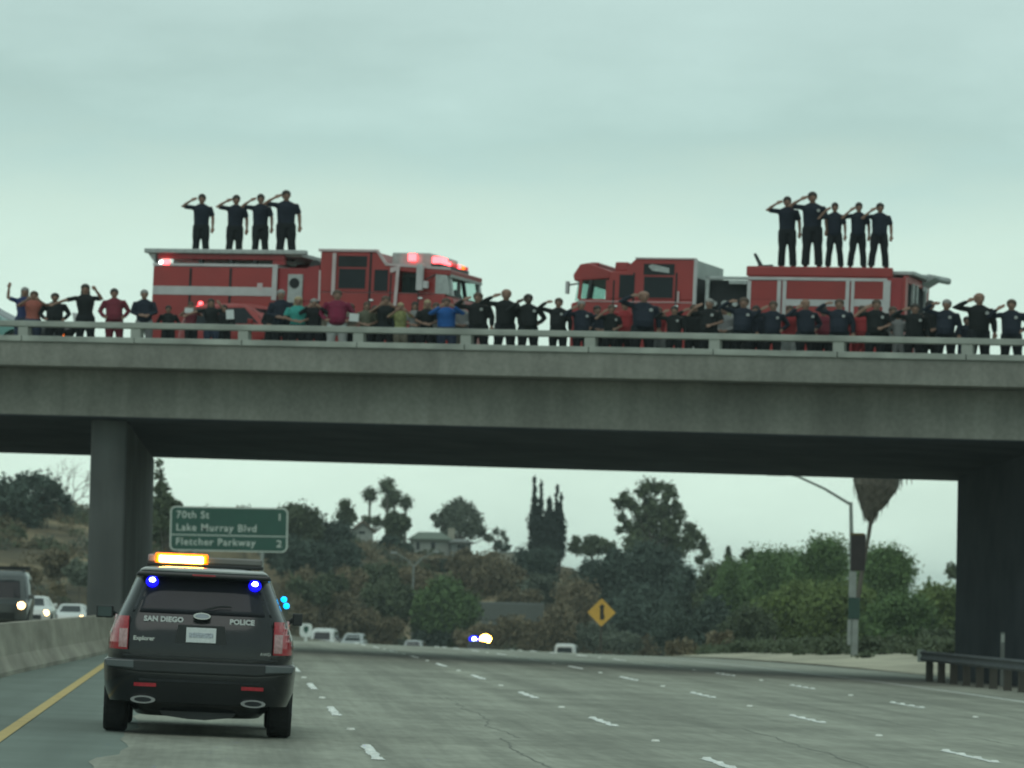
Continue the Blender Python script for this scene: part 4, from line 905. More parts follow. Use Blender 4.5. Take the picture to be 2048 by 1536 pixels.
ARMS = {  # (shoulder, elbow, wrist, finger tip) for image-left arm (x<0) then image-right arm; metres at 1.78 m tall
 'down_l': ((-.205, .0, 1.415), (-.265, .01, 1.15), (-.265, -.04, .90), (-.25, -.07, .72)),
 'down_r': ((.205, .0, 1.415), (.27, .01, 1.15), (.275, -.04, .90), (.255, -.07, .72)),
 'salute': ((-.205, .0, 1.425), (-.455, -.07, 1.45), (-.245, -.13, 1.60), (-.085, -.11, 1.685)),
 'salute_low': ((-.205, .0, 1.415), (-.425, -.10, 1.35), (-.25, -.16, 1.545), (-.09, -.12, 1.665)),
 'salute_hi': ((-.205, .0, 1.44), (-.42, -.10, 1.52), (-.24, -.15, 1.67), (-.085, -.11, 1.70)),
 'hip_r': ((.205, .0, 1.415), (.335, .06, 1.17), (.21, -.05, 1.02), (.13, -.09, 1.0)),
 'front_l': ((-.205, .0, 1.415), (-.27, -.02, 1.16), (-.10, -.20, 1.07), (.03, -.22, 1.05)),
 'front_r': ((.205, .0, 1.415), (.27, -.02, 1.16), (.10, -.20, 1.07), (-.02, -.23, 1.04)),
 'up_l': ((-.205, .0, 1.425), (-.37, -.06, 1.48), (-.36, -.09, 1.74), (-.33, -.10, 1.92)),
 'phone_l': ((-.205, .0, 1.425), (-.33, -.16, 1.33), (-.13, -.30, 1.52), (-.04, -.33, 1.62)),
 'phone_r': ((.205, .0, 1.425), (.33, -.16, 1.33), (.13, -.30, 1.52), (.05, -.33, 1.62)),
 'reach_l': ((-.205, .0, 1.425), (-.42, -.12, 1.36), (-.63, -.2, 1.26), (-.77, -.22, 1.22)),
 'wide_l': ((-.205, .0, 1.425), (-.315, .03, 1.17), (-.22, -.10, 1.00), (-.14, -.14, .98)),
 'wide_r': ((.205, .0, 1.425), (.315, .03, 1.17), (.22, -.10, 1.00), (.14, -.14, .98)),
 'high_r': ((.205, .0, 1.425), (.34, -.12, 1.40), (.22, -.22, 1.62), (.15, -.24, 1.75)),
}
def arm(mb, a, rs=(.055, .044, .030, .0), full=True):
    s, e, w, t = [Vector(p) for p in a]
    m1 = s.lerp(e, .5); m2 = e.lerp(w, .45)
    mb.tube([s.lerp(Vector((0, 0, 1.42)), .25), s, m1, e, m2, w], [.06, .057, .048, .040, .038, .027], 12)
    if full:
        d = (t-w).normalized(); L = (t-w).length; side = d.cross(Vector((0, -1, 0.2))).normalized(); nrm = side.cross(d)
        pe = w+d*L*.5
        mb.tube([w-d*.01, w+d*L*.2, pe], [.026, .040, .038], 10, ry=[.022, .017, .014], up=tuple(nrm))
        for k, f in enumerate((-.030, -.010, .010, .030)):
            ln = L*(.5, .54, .5, .40)[k]; b0 = pe+side*f-d*.02
            mb.tube([b0, b0+d*ln*.5+nrm*.004, b0+d*ln-nrm*.010], [.0105, .0095, .0075], 7)
        th = w+d*L*.16-side*.030
        mb.tube([w+d*.01, th, th+d*.035-side*.016, th+d*.066-side*.014], [.018, .014, .012, .009], 7)
def head(mb):
    # neck
    mb.tube([(0, .01, 1.40), (0, 0, 1.47), (0, -.01, 1.56)], [.075, .058, .056], 14)
    z0 = 1.545
    rings = [(0, .030, .028, -.055), (.018, .048, .050, -.040), (.05, .062, .075, -.020), (.09, .071, .088, -.008), (.13, .075, .094, 0), (.165, .076, .096, .004), (.195, .070, .088, .008), (.22, .052, .066, .010), (.235, .022, .03, .010)]
    mb.tube([(0, c, z0+z) for z, a, b, c in rings], [a for _, a, _, _ in rings], 20, ry=[b for _, _, b, _ in rings], up=(0, 1, 0))
    mb.tube([(0, -.088, z0+.128), (0, -.104, z0+.100), (0, -.106, z0+.082), (0, -.088, z0+.078)], [.009, .013, .016, .012], 8)   # nose
    mb.tube([(-.035, -.085, z0+.135), (0, -.090, z0+.138), (.035, -.085, z0+.135)], [.010, .011, .010], 8)   # brow
    mb.tube([(-.022, -.080, z0+.048), (0, -.090, z0+.050), (.022, -.080, z0+.048)], [.007, .009, .007], 8)   # lips
    for s in (-1, 1): mb.tube([(s*.074, .012, z0+.078), (s*.083, .012, z0+.105), (s*.080, .012, z0+.130)], [.009, .015, .010], 8, ry=[.012, .020, .012])
def torso_rings(inf=0.0, belly=0.0, female=False):
    w = .012+inf
    sh = .190 if not female else .162
    R_ = [(.88, .160+w, .108+w, .0), (.97, .158+w, .108+w+belly, -.0-belly*.5), (1.07, (.163 if not female else .130)+w, .106+w+belly, -belly*.6), (1.18, (.168 if not female else .15)+w, .108+w+belly*.6, -belly*.3), (1.30, .172+w, .118+w, 0), (1.38, sh+w, .112+w, 0), (1.435, sh-.018+w, .092+w, .002), (1.475, .140+w, .074+w, .004), (1.51, .088+w, .060+w, .004), (1.535, .050+w, .05+w, .004)]
    return R_
def torso(mb, inf=0.0, belly=0.0, female=False, zmin=0):
    rg = [r for r in torso_rings(inf, belly, female) if r[0] >= zmin]
    mb.tube([(0, c, z) for z, a, b, c in rg], [a for _, a, _, _ in rg], 24, ry=[b for _, _, b, _ in rg], up=(0, 1, 0))
def leg(mb, s, sp, inf=0.0, foot=False, zlow=.09):
    x0, x1, x2 = s*.085, s*(.095+sp*.4), s*(.10+sp)
    mb.tube([(x0, 0, .93), (x0, 0, .84), (x1*.97, -.01, .66), (x1, -.015, .50), ((x1+x2)/2, .0, .36), (x2, .015, zlow)], [.092+inf, .094+inf, .078+inf, .060+inf, .058+inf, .043+inf*1.6], 14)
    if foot: mb.tube([(x2, .05, .045), (x2+s*.005, -.03, .05), (x2+s*.015, -.13, .035), (x2+s*.018, -.19, .03)], [.040, .046, .046, .030], 12, ry=[.042, .048, .032, .022], up=(0, 0, 1))
def proto_person(la, ra, sleeve='short', sp=.03, belly=0.0, female=False, hair='short'):
    """one set of shared meshes for a pose"""
    P = {}
    mb = MB(); torso(mb, -.012, belly, female); arm(mb, ARMS[la]); arm(mb, ARMS[ra]); head(mb)
    for s in (-1, 1): leg(mb, s, sp, -.01)
    P['body'] = fuse(mb, .0095, 2)
    mb = MB(); torso(mb, .006, belly, female)
    for a in (la, ra):
        s, e, w, t = [Vector(p) for p in ARMS[a]]
        c0 = s.lerp(Vector((0, 0, 1.36)), .40)
        if sleeve == 'short': mb.tube([c0, s, s.lerp(e, .45), s.lerp(e, .78)], [.074, .064, .062, .062], 14)
        else: mb.tube([c0, s, s.lerp(e, .5), e, e.lerp(w, .5), w.lerp(e, .06)], [.076, .066, .062, .056, .052, .042], 14)
    mb.tube([(0, .01, 1.47), (0, .005, 1.515)], [.078, .066], 14)
    P['shirt'] = fuse(mb, .016, 3)
    mb = MB(); mb.tube([(0, 0, .84), (0, 0, .90), (0, -belly*.3, .985)], [.185, .192, .182], 20, ry=[.13, .132, .128+belly*.5], up=(0, 1, 0))
    for s in (-1, 1): leg(mb, s, sp, .026, zlow=.05)
    P['trousers'] = fuse(mb, .018, 3)
    mb = MB()
    for s in (-1, 1):
        mb = MB(); x2 = s*(.10+sp); mb.tube([(x2, .06, .04), (x2, .0, .055), (x2+s*.012, -.12, .04), (x2+s*.018, -.20, .03)], [.042, .050, .050, .030], 12, ry=[.042, .058, .036, .024], up=(0, 0, 1)); mb.tube([(x2, .02, .05), (x2, .018, .20)], [.052, .054], 12); P['boot' if s < 0 else 'boot_'] = fuse(mb, .016, 1)
    mb = MB(); z0 = 1.545
    if hair != 'bald':
        rg = [(.10, .092, .066, .040), (.15, .096, .094, .022), (.18, .096, .113, .010), (.21, .084, .098, .010), (.245, .055, .064, .010), (.262, .018, .03, .010)]
        mb.tube([(0, c, z0+z) for z, a, b, c in rg], [a for _, a, _, _ in rg], 18, ry=[b for _, _, b, _ in rg])
        mb.tube([(0, .055, z0+.04), (0, .045, z0+.14)], [.070, .088], 14, ry=[.045, .06])
        if hair == 'long': mb.tube([(0, .05, z0+.17), (0, .06, z0+.05), (0, .065, z0-.06), (0, .07, z0-.14)], [.085, .098, .105, .08], 16, ry=[.055, .06, .055, .035])
    else:
        mb.tube([(0, .012, z0+.19), (0, .012, z0+.225), (0, .012, z0+.243)], [.070, .052, .02], 16, ry=[.088, .066, .03])
    P['hair'] = fuse(mb, .014, 2)
    mb = MB()
    for s in (-1, 1): mb.sphere((s*.031, -.083, z0+.118), (.011, .008, .007), 8, 6)
    mb.box(-.022, .022, -.0935, -.085, z0+.046, z0+.050)
    P['eyes'] = mb.mesh('eyes')
    mb = MB(); mb.prism([(.075, 1.31), (.125, 1.31), (.13, 1.36), (.10, 1.385), (.07, 1.36)], -.150, -.125, 'y'); P['badge'] = mb.mesh('badge')
    for k, me in P.items(): me.name = k.strip('_'); me.materials.append(M['skin'])
    return P
PROTO = {}
def getp(key, **k):
    if key not in PROTO: PROTO[key] = proto_person(**k)
    return PROTO[key]
POSES = {
 'salute_s': dict(la='salute', ra='down_r', sleeve='short', sp=.03),
 'salute_wide': dict(la='salute_low', ra='down_r', sleeve='short', sp=.07, belly=.03),
 'salute_l': dict(la='salute', ra='down_r', sleeve='long', sp=.04, belly=.02),
 'salute_lh': dict(la='salute_low', ra='hip_r', sleeve='long', sp=.05, belly=.04),
 'salute_x': dict(la='salute_hi', ra='down_r', sleeve='long', sp=.05, belly=.07),
 'salute_t': dict(la='salute_low', ra='front_r', sleeve='short', sp=.03, belly=.04),
 'stand': dict(la='front_l', ra='front_r', sleeve='long', sp=.03, belly=.03),
 'stand_s': dict(la='front_l', ra='front_r', sleeve='short', sp=.02, female=True, hair='long'),
 'wave': dict(la='up_l', ra='down_r', sleeve='short', sp=.02, female=True, hair='long'),
 'photo': dict(la='phone_l', ra='phone_r', sleeve='short', sp=.02, female=True, hair='long'),
 'photo_m': dict(la='phone_l', ra='phone_r', sleeve='long', sp=.03),
 'reach': dict(la='reach_l', ra='high_r', sleeve='short', sp=.03, female=True, hair='long'),
 'wide': dict(la='wide_l', ra='wide_r', sleeve='long', sp=.04, belly=.05),
}
SKIP = ('body', 'shirt', 'trousers', 'boot', 'boot_', 'hair', 'eyes')
def person(loc, H, pose, shirt, pants, hair, label, group=None, badge=False, wide=1.0, skin='skin', yaw=0.0, phone=False, extra=None):
    P = getp(pose, **POSES[pose]); rt = empty('person', loc, label, 'person', group, rot=(0, 0, yaw))
    rt.rotation_euler = (random.uniform(-.02, .04), random.uniform(-.03, .03), yaw); k = H/1.785; wide *= (1.27 if pose != 'salute_s' and pose != 'salute_wide' else 1.14); rt.scale = (k*wide, k*wide, k)
    mats = dict(body=M[skin], shirt=M[shirt], trousers=M[pants], boot=M['boots'], boot_=M['boots'], hair=M[hair] if hair != 'skin' else M[skin], eyes=M['eye'], badge=M['white_cloth'])
    for nm in SKIP+(('badge',) if badge else ()):
        o = bpy.data.objects.new(nm.strip('_'), P[nm]); COL.objects.link(o); o.parent = rt
        o.material_slots[0].link = 'OBJECT'; o.material_slots[0].material = mats[nm]
    if phone:
        mb = MB(); mb.box(-.04, .04, -.375, -.365, 1.55, 1.70); ph = mb.build('phone', M['black_plastic'], None); ph.matrix_world = rt.matrix_basis
        tag(ph, 'dark phone held up by '+phone, 'phone')
    return rt
def on_deck(px, py, v, pose, shirt, pants, hair, label, **k):
    u, z = pick(px, py, v); H = max(1.30, min(1.93, z-bz(u, v)-(0 if v < 2.4 else -.146)))
    return person(BP(u, v, 0 if v < 2.4 else -.146), H, pose, shirt, pants, hair, label, **k)
GA = 'firefighters saluting on top of the left fire engine'; GB = 'firefighters saluting on top of the right fire engine'
zrf = lambda px, v: None
FIRE = 'firefighter in dark navy uniform saluting on top of '
for px, py, lab, pose, w in ((402, 389, 'leftmost of the four on the left fire engine, standing apart', 'salute_s', 1.0), (468, 391, 'second from left on the left fire engine, right of the gap', 'salute_s', 1.0), (521, 389, 'third of the four on the left fire engine, slim with legs apart', 'salute_s', .98), (573, 382, 'rightmost and tallest of the four on the left fire engine', 'salute_s', 1.10)):
    v = 6.6; u, z = pick(px+2, py, v); H = 1.80 if px < 560 else 1.90
    person(BP(u, v, z-H-bz(u, v)), H, pose, 'navy', 'pants_dark', 'hair_dark', 'firefighter saluting, '+lab, group=GA, wide=w, yaw=random.uniform(-.12, .12))
A.part('catwalk', M['alum'], lambda m: m.box(.2, xb1-.05, .85, 1.5, A.S(470, 389, 1.1)[1]-1.80-.10, A.S(470, 389, 1.1)[1]-1.80), .01)
ztop = None
for px, py, lab, pose, w in ((1575, 394, 'leftmost of the five on the right fire engine', 'salute_s', 1.0), (1625, 385, 'tallest of the five on the right fire engine', 'salute_s', 1.08), (1669, 406, 'middle and shortest of the five on the right fire engine, legs apart', 'salute_wide', .92), (1714, 406, 'fourth from left of the five on the right fire engine', 'salute_wide', .96), (1757, 407, 'rightmost of the five on the right fire engine', 'salute_wide', 1.04)):
    v = 6.3; u, z = pick(px+2, py, v); zf = B.S(px, 531, .8)[1]-.06
    zl = z-(bz(u, v)-.146); H = max(1.66, min(1.93, zl-zf))
    person(BP(u, v, z-H-bz(u, v)), H, pose, 'navy', 'pants_dark', 'hair_dark', 'firefighter saluting, '+lab, group=GB, wide=w, yaw=random.uniform(-.12, .12), badge=(px == 1625))
G1 = 'onlookers standing behind the bridge railing'; G2 = 'uniformed people saluting behind the bridge railing'
on_deck(47, 575, 1.2, 'wave', 'blue_dark', 'jeans', 'hair_grey', 'woman in dark blue waving one raised arm at the far left of the railing', group=G1, skin='skin', wide=.95)
on_deck(66, 583, .8, 'photo', 'coral', 'jeans', 'hair_brown', 'woman in coral red shirt beside the waving woman in blue', group=G1, skin='skin', wide=1.05)
on_deck(111, 587, .9, 'wide', 'black_cloth', 'pants_dark', 'hair_dark', 'man in black top between the coral shirt and the long haired photographer', group=G1, wide=1.08)
on_deck(174, 569, .8, 'reach', 'black_cloth', 'pants_dark', 'hair_dark', 'long haired woman in black with one arm stretched out to her side', group=G1)
on_deck(232, 578, .9, 'wide', 'maroon', 'maroon', 'hair_dark', 'person in dark red standing alone left of the left fire engine', group=G1, wide=.98)
on_deck(291, 580, .9, 'stand', 'navy', 'grey_cloth', 'hair_grey', 'grey haired man in navy in front of the tail of the left fire engine', group=G1, wide=.95)
on_deck(338, 612, 1.3, 'wide', 'black_cloth', 'pants_dark', 'hair_dark', 'short person in dark green at the rear half of the left fire engine', group=G1, wide=.95)
on_deck(385, 604, 1.1, 'photo', 'maroon', 'pants_dark', 'hair_brown', 'woman in maroon with both hands raised, left of the red SUV', group=G1, wide=.85)
on_deck(425, 598, .8, 'reach', 'black_cloth', 'jeans', 'hair_dark', 'person in black in front of the red SUV, stretching an arm left', group=G1, wide=.95)
on_deck(566, 580, 1.4, 'stand', 'navy', 'pants_dark', 'hair_grey', 'white haired man in navy right of the red SUV', group=G1, wide=.95)
on_deck(596, 594, .8, 'stand_s', 'teal', 'pants_dark', 'hair_blonde', 'blonde woman in bright teal shirt at the railing', group=G1, wide=1.08)
on_deck(630, 598, .9, 'photo_m', 'black_cloth', 'pants_dark', 'hair_grey', 'grey haired man in black right of the teal shirt', group=G1, wide=1.0)
on_deck(676, 581, 1.0, 'wide', 'magenta', 'white_cloth', 'hair_brown', 'person in dark magenta shirt and pale trousers at the railing', group=G1, wide=1.05)
on_deck(732, 604, .8, 'stand_s', 'olive', 'pants_dark', 'hair_brown', 'brown haired woman in olive top holding a white paper', group=G1, wide=.95)
on_deck(772, 593, .9, 'photo', 'black_cloth', 'pants_dark', 'hair_brown', 'brown haired woman in black with raised arms under the left engine cab', group=G1, wide=1.05)
on_deck(804, 606, .8, 'photo', 'yellow_green', 'khaki', 'hair_blonde', 'fair haired woman in pale yellow green top', group=G1, wide=.95)
on_deck(831, 604, .9, 'stand_s', 'grey_cloth', 'pants_dark', 'hair_dark', 'dark haired woman in grey between the yellow green top and the blonde', group=G1, wide=.85)
on_deck(853, 600, .85, 'stand_s', 'black_cloth', 'pants_dark', 'hair_blonde', 'blonde woman in black left of the bright blue shirt', group=G1, wide=.92)
on_deck(896, 597, .8, 'photo_m', 'blue_bright', 'jeans', 'hair_brown', 'person in bright blue shirt, the only one, below the left windshield', group=G1, wide=1.12)
on_deck(922, 601, 1.5, 'stand', 'grey_cloth', 'khaki', 'hair_grey', 'person in light grey between the bright blue shirt and the first saluting firefighter', group=G1, wide=.9)
SAL = [(960, 586, 'salute_l', 1.08, 'hair_brown', 'leftmost of the saluting row, under the left engine windshield', .8),
 (1010, 580, 'salute_l', 1.06, 'skin', 'second of the saluting row, bare headed against the sky between the engines', .8),
 (1058, 589, 'salute_lh', 1.05, 'hair_dark', 'third of the saluting row, dark head against the sky between the engines', .8),
 (1118, 597, 'salute_l', .98, 'hair_brown', 'fourth of the saluting row, just left of the right engine', .9),
 (1165, 602, 'salute_lh', 1.0, 'hair_grey', 'fifth of the saluting row, below the right engine door window', .8),
 (1220, 610, 'salute_l', .92, 'hair_brown', 'sixth of the saluting row, short, left of the person with a red sleeve', .9),
 (1285, 584, 'salute_lh', 1.14, 'skin', 'big bare headed man below the large cab window of the right engine', .8),
 (1350, 613, 'salute_l', .98, 'hair_dark', 'short dark haired one below the rear corner of the right cab', .8),
 (1420, 598, 'salute_lh', 1.04, 'hair_grey', 'grey haired one in front of the pump panel of the right engine', .8),
 (1485, 596, 'salute_l', 1.10, 'hair_brown', 'broad man in navy where the pump panel meets the red body', .8),
 (1543, 603, 'salute_lh', 1.0, 'hair_brown', 'one in front of the first roll up door of the right engine', .8),
 (1613, 600, 'salute_lh', 1.05, 'skin', 'bald one in front of the long middle roll up door, left', .8),
 (1681, 599, 'salute_l', 1.04, 'hair_brown', 'elbow raised high at the right end of the middle roll up door', .8),
 (1750, 600, 'salute_lh', 1.04, 'hair_brown', 'one with white badge before the last roll up door', .8),
 (1828, 608, 'salute_l', 1.05, 'hair_dark', 'one in front of the rear face of the right engine', .8),
 (1891, 600, 'salute_lh', 1.02, 'hair_grey', 'first one to the right of the right engine', .8),
 (1958, 588, 'salute_l', 1.06, 'skin', 'tall one with hand on brow, second from the right frame edge', .8),
 (2025, 600, 'salute_lh', 1.04, 'hair_brown', 'last one at the right frame edge', .8)]
for px, py, pose, w, hr, lab, v in SAL:
    if px in (1118, 1285, 1485, 1681, 1891): pose = 'salute_x'
    if px in (1220, 1420, 1750): pose = 'salute_t'
    on_deck(px, py, v, pose, 'navy' if px % 2 else 'black_cloth', 'pants_dark', hr, 'saluting firefighter, '+lab, group=G2, badge=True, wide=w, yaw=random.uniform(-.42, .30), skin='skin_dark' if px == 1058 else 'skin')
on_deck(1247, 602, 1.5, 'wide', 'red_cloth', 'pants_dark', 'hair_dark', 'person in red shirt behind the big saluting man', group=G1, wide=.9)
on_deck(1318, 615, 1.6, 'photo', 'red_cloth', 'grey_cloth', 'hair_brown', 'child in red top with hands up right of the big saluting man', group=G1, wide=.95)
on_deck(1578, 612, 1.5, 'photo', 'red_cloth', 'white_cloth', 'hair_brown', 'person in red between the saluting row before the first and middle roll up doors', group=G1, wide=.9)
on_deck(1650, 614, 1.5, 'wide', 'maroon', 'pants_dark', 'hair_dark', 'person in dull maroon behind the saluting row at the middle roll up door', group=G1, wide=.95)
on_deck(1722, 612, 1.3, 'wide', 'red_cloth', 'red_cloth', 'hair_brown', 'person all in bright red left of the last roll up door', group=G1, wide=.98)
on_deck(1798, 622, 1.2, 'wide', 'grey_cloth', 'grey_cloth', 'hair_grey', 'short person in light grey behind the railing near the rear of the right engine', group=G1, wide=.7)
on_deck(1930, 634, 1.5, 'stand', 'navy', 'jeans', 'hair_dark', 'small child in navy between the two right saluting firefighters', group=G1, wide=.95)
# second row, closing the gaps in the crowd
for px, py, ps, sh, hr, lab in ((448, 610, 'stand', 'black_cloth', 'hair_dark', 'dark dressed person half hidden beside the red SUV windows'),
 (545, 606, 'stand', 'pants_dark', 'hair_brown', 'dark dressed person right at the nose of the red SUV'),
 (612, 612, 'stand_s', 'black_cloth', 'hair_brown', 'long haired person in black between the teal shirt and the grey haired man'),
 (655, 610, 'stand', 'khaki', 'hair_brown', 'person in khaki just left of the magenta shirt'),
 (703, 608, 'stand_s', 'khaki', 'hair_brown', 'person in khaki right of the magenta shirt, behind the white paper'),
 (752, 612, 'stand', 'black_cloth', 'hair_dark', 'person in black behind the woman in olive'),
 (790, 616, 'stand_s', 'navy', 'hair_brown', 'person in navy behind the pale yellow green top'),
 (872, 606, 'photo', 'grey_cloth', 'hair_brown', 'person in grey with raised hands left of the bright blue shirt'),
 (1192, 612, 'stand', 'navy', 'hair_dark', 'person in navy between fifth and sixth of the saluting row'),
 (1388, 610, 'salute_l', 'black_cloth', 'hair_brown', 'second row person in black at the back corner of the right cab'),
 (1452, 612, 'stand', 'grey_cloth', 'hair_grey', 'second row person in grey before the pump panel'),
 (1515, 612, 'salute_l', 'navy', 'hair_dark', 'second row person in navy left of the first roll up door centre'),
 (1785, 614, 'stand', 'black_cloth', 'hair_brown', 'second row person in black at the rear corner of the right engine'),
 (1860, 602, 'stand', 'black_cloth', 'hair_dark', 'person in black just off the tail of the right engine')):
    on_deck(px, py, 1.7, ps, sh, 'pants_dark', hr, lab, group=G1, wide=.98, yaw=random.uniform(-.4, .4))
# papers and other held things
def thing_box(name, px, py, v, w, h, mat, label, cat):
    u, z = pick(px, py, v); mb = MB(); mb.box(-w/2, w/2, -.006, .006, -h/2, h/2); o = mb.build(name, mat, None)
    o.location = BP(u, v, z-bz(u, v)); o.rotation_euler = (R(8), random.uniform(-.08, .08), -.1); tag(o, label, cat)
thing_box('paper_sheet', 708, 635, .52, .24, .20, M['plate'], 'white sheet of paper held by the woman in olive', 'paper')
thing_box('paper_sheet', 460, 629, .52, .20, .24, M['plate'], 'white sheet of paper held up in front of the red SUV', 'paper')
thing_box('paper_sheet', 378, 621, .60, .22, .13, M['plate'], 'small white card held left of the lit red lamp', 'paper')
u, z = pick(392, 611, 3.0); mb = MB(); mb.box(-.1, .1, -.1, .1, -.16, 0); mb.tube([(0, 0, 0), (0, 0, .12)], [.07, .05], 12); o = mb.build('warning_lamp', [M['lit_red']], None)
o.location = BP(u, 3.3, z-bz(u, 3.3)); tag(o, 'glowing red warning lamp on the bonnet edge of the red SUV', 'lamp')
# ------------------------------------------------------------------ signs, poles, guardrail
def gz(x, y): return ground_z(x, y)
# green exit list sign
Y = 225.; a, b_ = at(341, 1012, Y), at(577, 1016, Y); c_ = at(341, 1098, Y)
w = (b_-a).length; h = 2.25; cx = (a.x+b_.x)/2; top = (a.z+b_.z)/2
gs = empty('exit_sign', (cx, Y, top-h), 'big green freeway sign listing 70th St, Lake Murray Blvd and Fletcher Parkway', 'road sign', rot=(0, -.003, 0))
mb = MB()
def rrect(w, h, r, n=5):
    pts = []
    for (x, z, a0) in ((w/2-r, r, -90), (w/2-r, h-r, 0), (-w/2+r, h-r, 90), (-w/2+r, r, 180)):
        for k in range(n+1): a = R(a0+90*k/n); pts.append((x+r*math.cos(a), z+r*math.sin(a)))
    return pts
mb.prism(rrect(w, h, .28), -.02, .03, 'y'); mb.build('sign_border', M['sign_white'], gs)
mb = MB(); mb.prism([(x, z+.07) for x, z in rrect(w-.16, h-.14, .22)], -.03, -.01, 'y'); mb.build('sign_panel', M['sign_green'], gs)
mb = MB(); mb.box(-w/2+.10, w/2-.10, -.036, -.02, .78, .83); mb.build('divider_line', M['sign_white'], gs)
for s, x, z, al in (('70th St', -w/2+.30, 1.66, 'LEFT'), ('1', w/2-.28, 1.62, 'RIGHT'), ('Lake Murray Blvd', -w/2+.30, 1.02, 'LEFT'), ('Fletcher Parkway', -w/2+.30, .30, 'LEFT'), ('2', w/2-.28, .27, 'RIGHT')):
    text_mesh('sign_text', s, .50, M['sign_white'], gs, (x, -.034, z), (R(90), 0, 0), al, bold=.006, sx=1.02 if len(s) > 2 else 1.2, spacing=1.12)
for sx_ in (-1.7, 1.7):
    mb = MB(); zb = gz(cx+sx_, Y+.1)-(top-h); mb.box(sx_-.09, sx_+.09, .03, .18, zb-.1, h-.2); mb.build('sign_post', M['galv'], gs)
# yellow diamond merge sign
Y = 205.; p = at(1203, 1225, Y); ds = empty('warning_sign', (p.x, Y, p.z), 'yellow diamond warning sign with black lane symbol right of the road', 'road sign')
q = .655
mb = MB(); mb.prism([(0, -q), (q, 0), (0, q), (-q, 0)], -.02, .01, 'y'); mb.build('sign_panel', M['sign_yellow'], ds, bevel=.0)
mb = MB(); mb.prism([(-.07, -.33), (.11, -.33), (.15, -.2), (.10, -.02), (.10, .24), (.16, .26), (.02, .40), (-.14, .24), (-.07, .22)], -.035, -.015, 'y'); mb.build('lane_symbol', M['sign_black'], ds)
mb = MB(); mb.box(-.05, .05, .012, .10, gz(p.x, Y)-p.z-.1, .3); mb.build('sign_post', M['wood'], ds)
# small white and green shield sign on median
Y = 262.; p = at(612, 1260, Y); ss = empty('route_marker', (p.x, Y, p.z), 'small white marker sign with green shield on a post right of the patrol car', 'road sign')
mb = MB(); mb.prism(rrect(.72, .80, .2), -.02, .01, 'y'); mb.build('sign_panel', M['decal_white'], ss, loc=(0, 0, -.42))
mb = MB(); mb.prism([(-.14, -.02), (0, -.22), (.14, -.02), (.14, .18), (0, .24), (-.14, .18)], -.035, -.021, 'y'); mb.build('shield', M['sign_green'], ss)
mb = MB(); mb.box(-.08, .08, .012, .10, gz(p.x, Y)-p.z-.1, -.1); mb.build('sign_post', M['decal_white'], ss)
# twin arm street lamp in the median, far
Y = 390.; p = at(827, 1133, Y); zb = gz(p.x, Y)
lamp = empty('street_lamp', (p.x, Y, zb), 'tall twin arm street lamp shaped like a Y in front of the hillside houses', 'street lamp')
hh = p.z-zb
mb = MB(); mb.tube([(0, 0, -.2), (0, 0, hh)], [.13, .08], 8); mb.build('pole', M['pole_grey'], lamp)
for s, e in ((-1, at(792, 1106, Y)), (1, at(868, 1104, Y))):
    dx, dz = e.x-p.x, e.z-zb
    mb = MB(); mb.tube([(0, 0, hh-.05), (dx*.4, 0, hh+(dz-hh)*.55), (dx, 0, dz)], [.07, .06, .05], 6); ar = mb.build('lamp_arm', M['pole_grey'], lamp)
    mb = MB(); mb.tube([(dx-.1*s, 0, dz), (dx+.5*s, 0, dz+.02)], [.10, .12], 8, ry=[.05, .06]); mb.build('lamp_head', M['galv'], ar)
# right lamp pole with sign boxes
Y = 172.; p0 = at(1708, 1316, Y); zb = gz(p0.x, Y); e1 = at(1701, 1004, Y); e2 = at(1596, 953, Y)
rl = empty('street_lamp', (p0.x, Y, zb), 'street lamp on the right verge with dark sign backs strapped to its pole', 'street lamp')
dxp = e1.x-p0.x; H1 = e1.z-zb
mb = MB(); mb.tube([(0, 0, -.2), (dxp*.95, 0, H1)], [.12, .07], 10); mb.build('pole', M['pole_grey'], rl)
mb = MB(); ex, ez = e2.x-p0.x, e2.z-zb; mb.tube([(dxp*.95, 0, H1-.1), (dxp*.95+(ex-dxp)*.5, 0, H1+(ez-H1)*.52), (ex, 0, ez), (ex-.6, 0, ez+.12)], [.06, .05, .045, .04], 8); ar = mb.build('lamp_arm', M['pole_grey'], rl)
mb = MB(); mb.tube([(ex-.5, 0, ez+.1), (ex-1.2, 0, ez+.14)], [.1, .14], 8, ry=[.05, .07]); mb.build('lamp_head', M['galv'], ar)
def rb(name, mat, x0, y0, x1, y1, d0, d1, par, Yq=Y, org=p0):
    a = at(x0, y0, Yq); b = at(x1, y1, Yq); mb = MB(); mb.box(min(a.x, b.x)-org.x, max(a.x, b.x)-org.x, d0, d1, min(a.z, b.z)-zb, max(a.z, b.z)-zb); return mb.build(name, mat, par, bevel=.01)
rb('sign_back', M['wood_dark'], 1701, 1068, 1729, 1142, -.20, -.14, rl)
rb('sign_bracket', bsdf_mat('rust_top', (.10, .075, .02), .8), 1699, 1066, 1727, 1071, -.22, -.12, rl)
rb('pole_panel', M['galv'], 1697, 1143, 1711, 1195, -.17, -.13, rl)
rb('green_sign', bsdf_mat('dark_green_sign', (.012, .045, .035), .6), 1696, 1195, 1718, 1238, -.20, -.14, rl)
rb('pole_sleeve', M['galv'], 1704, 1239, 1714, 1320, -.17, -.13, rl)
rb('pole_sleeve', M['galv'], 1694, 1239, 1700, 1290, -.17, -.13, rl)
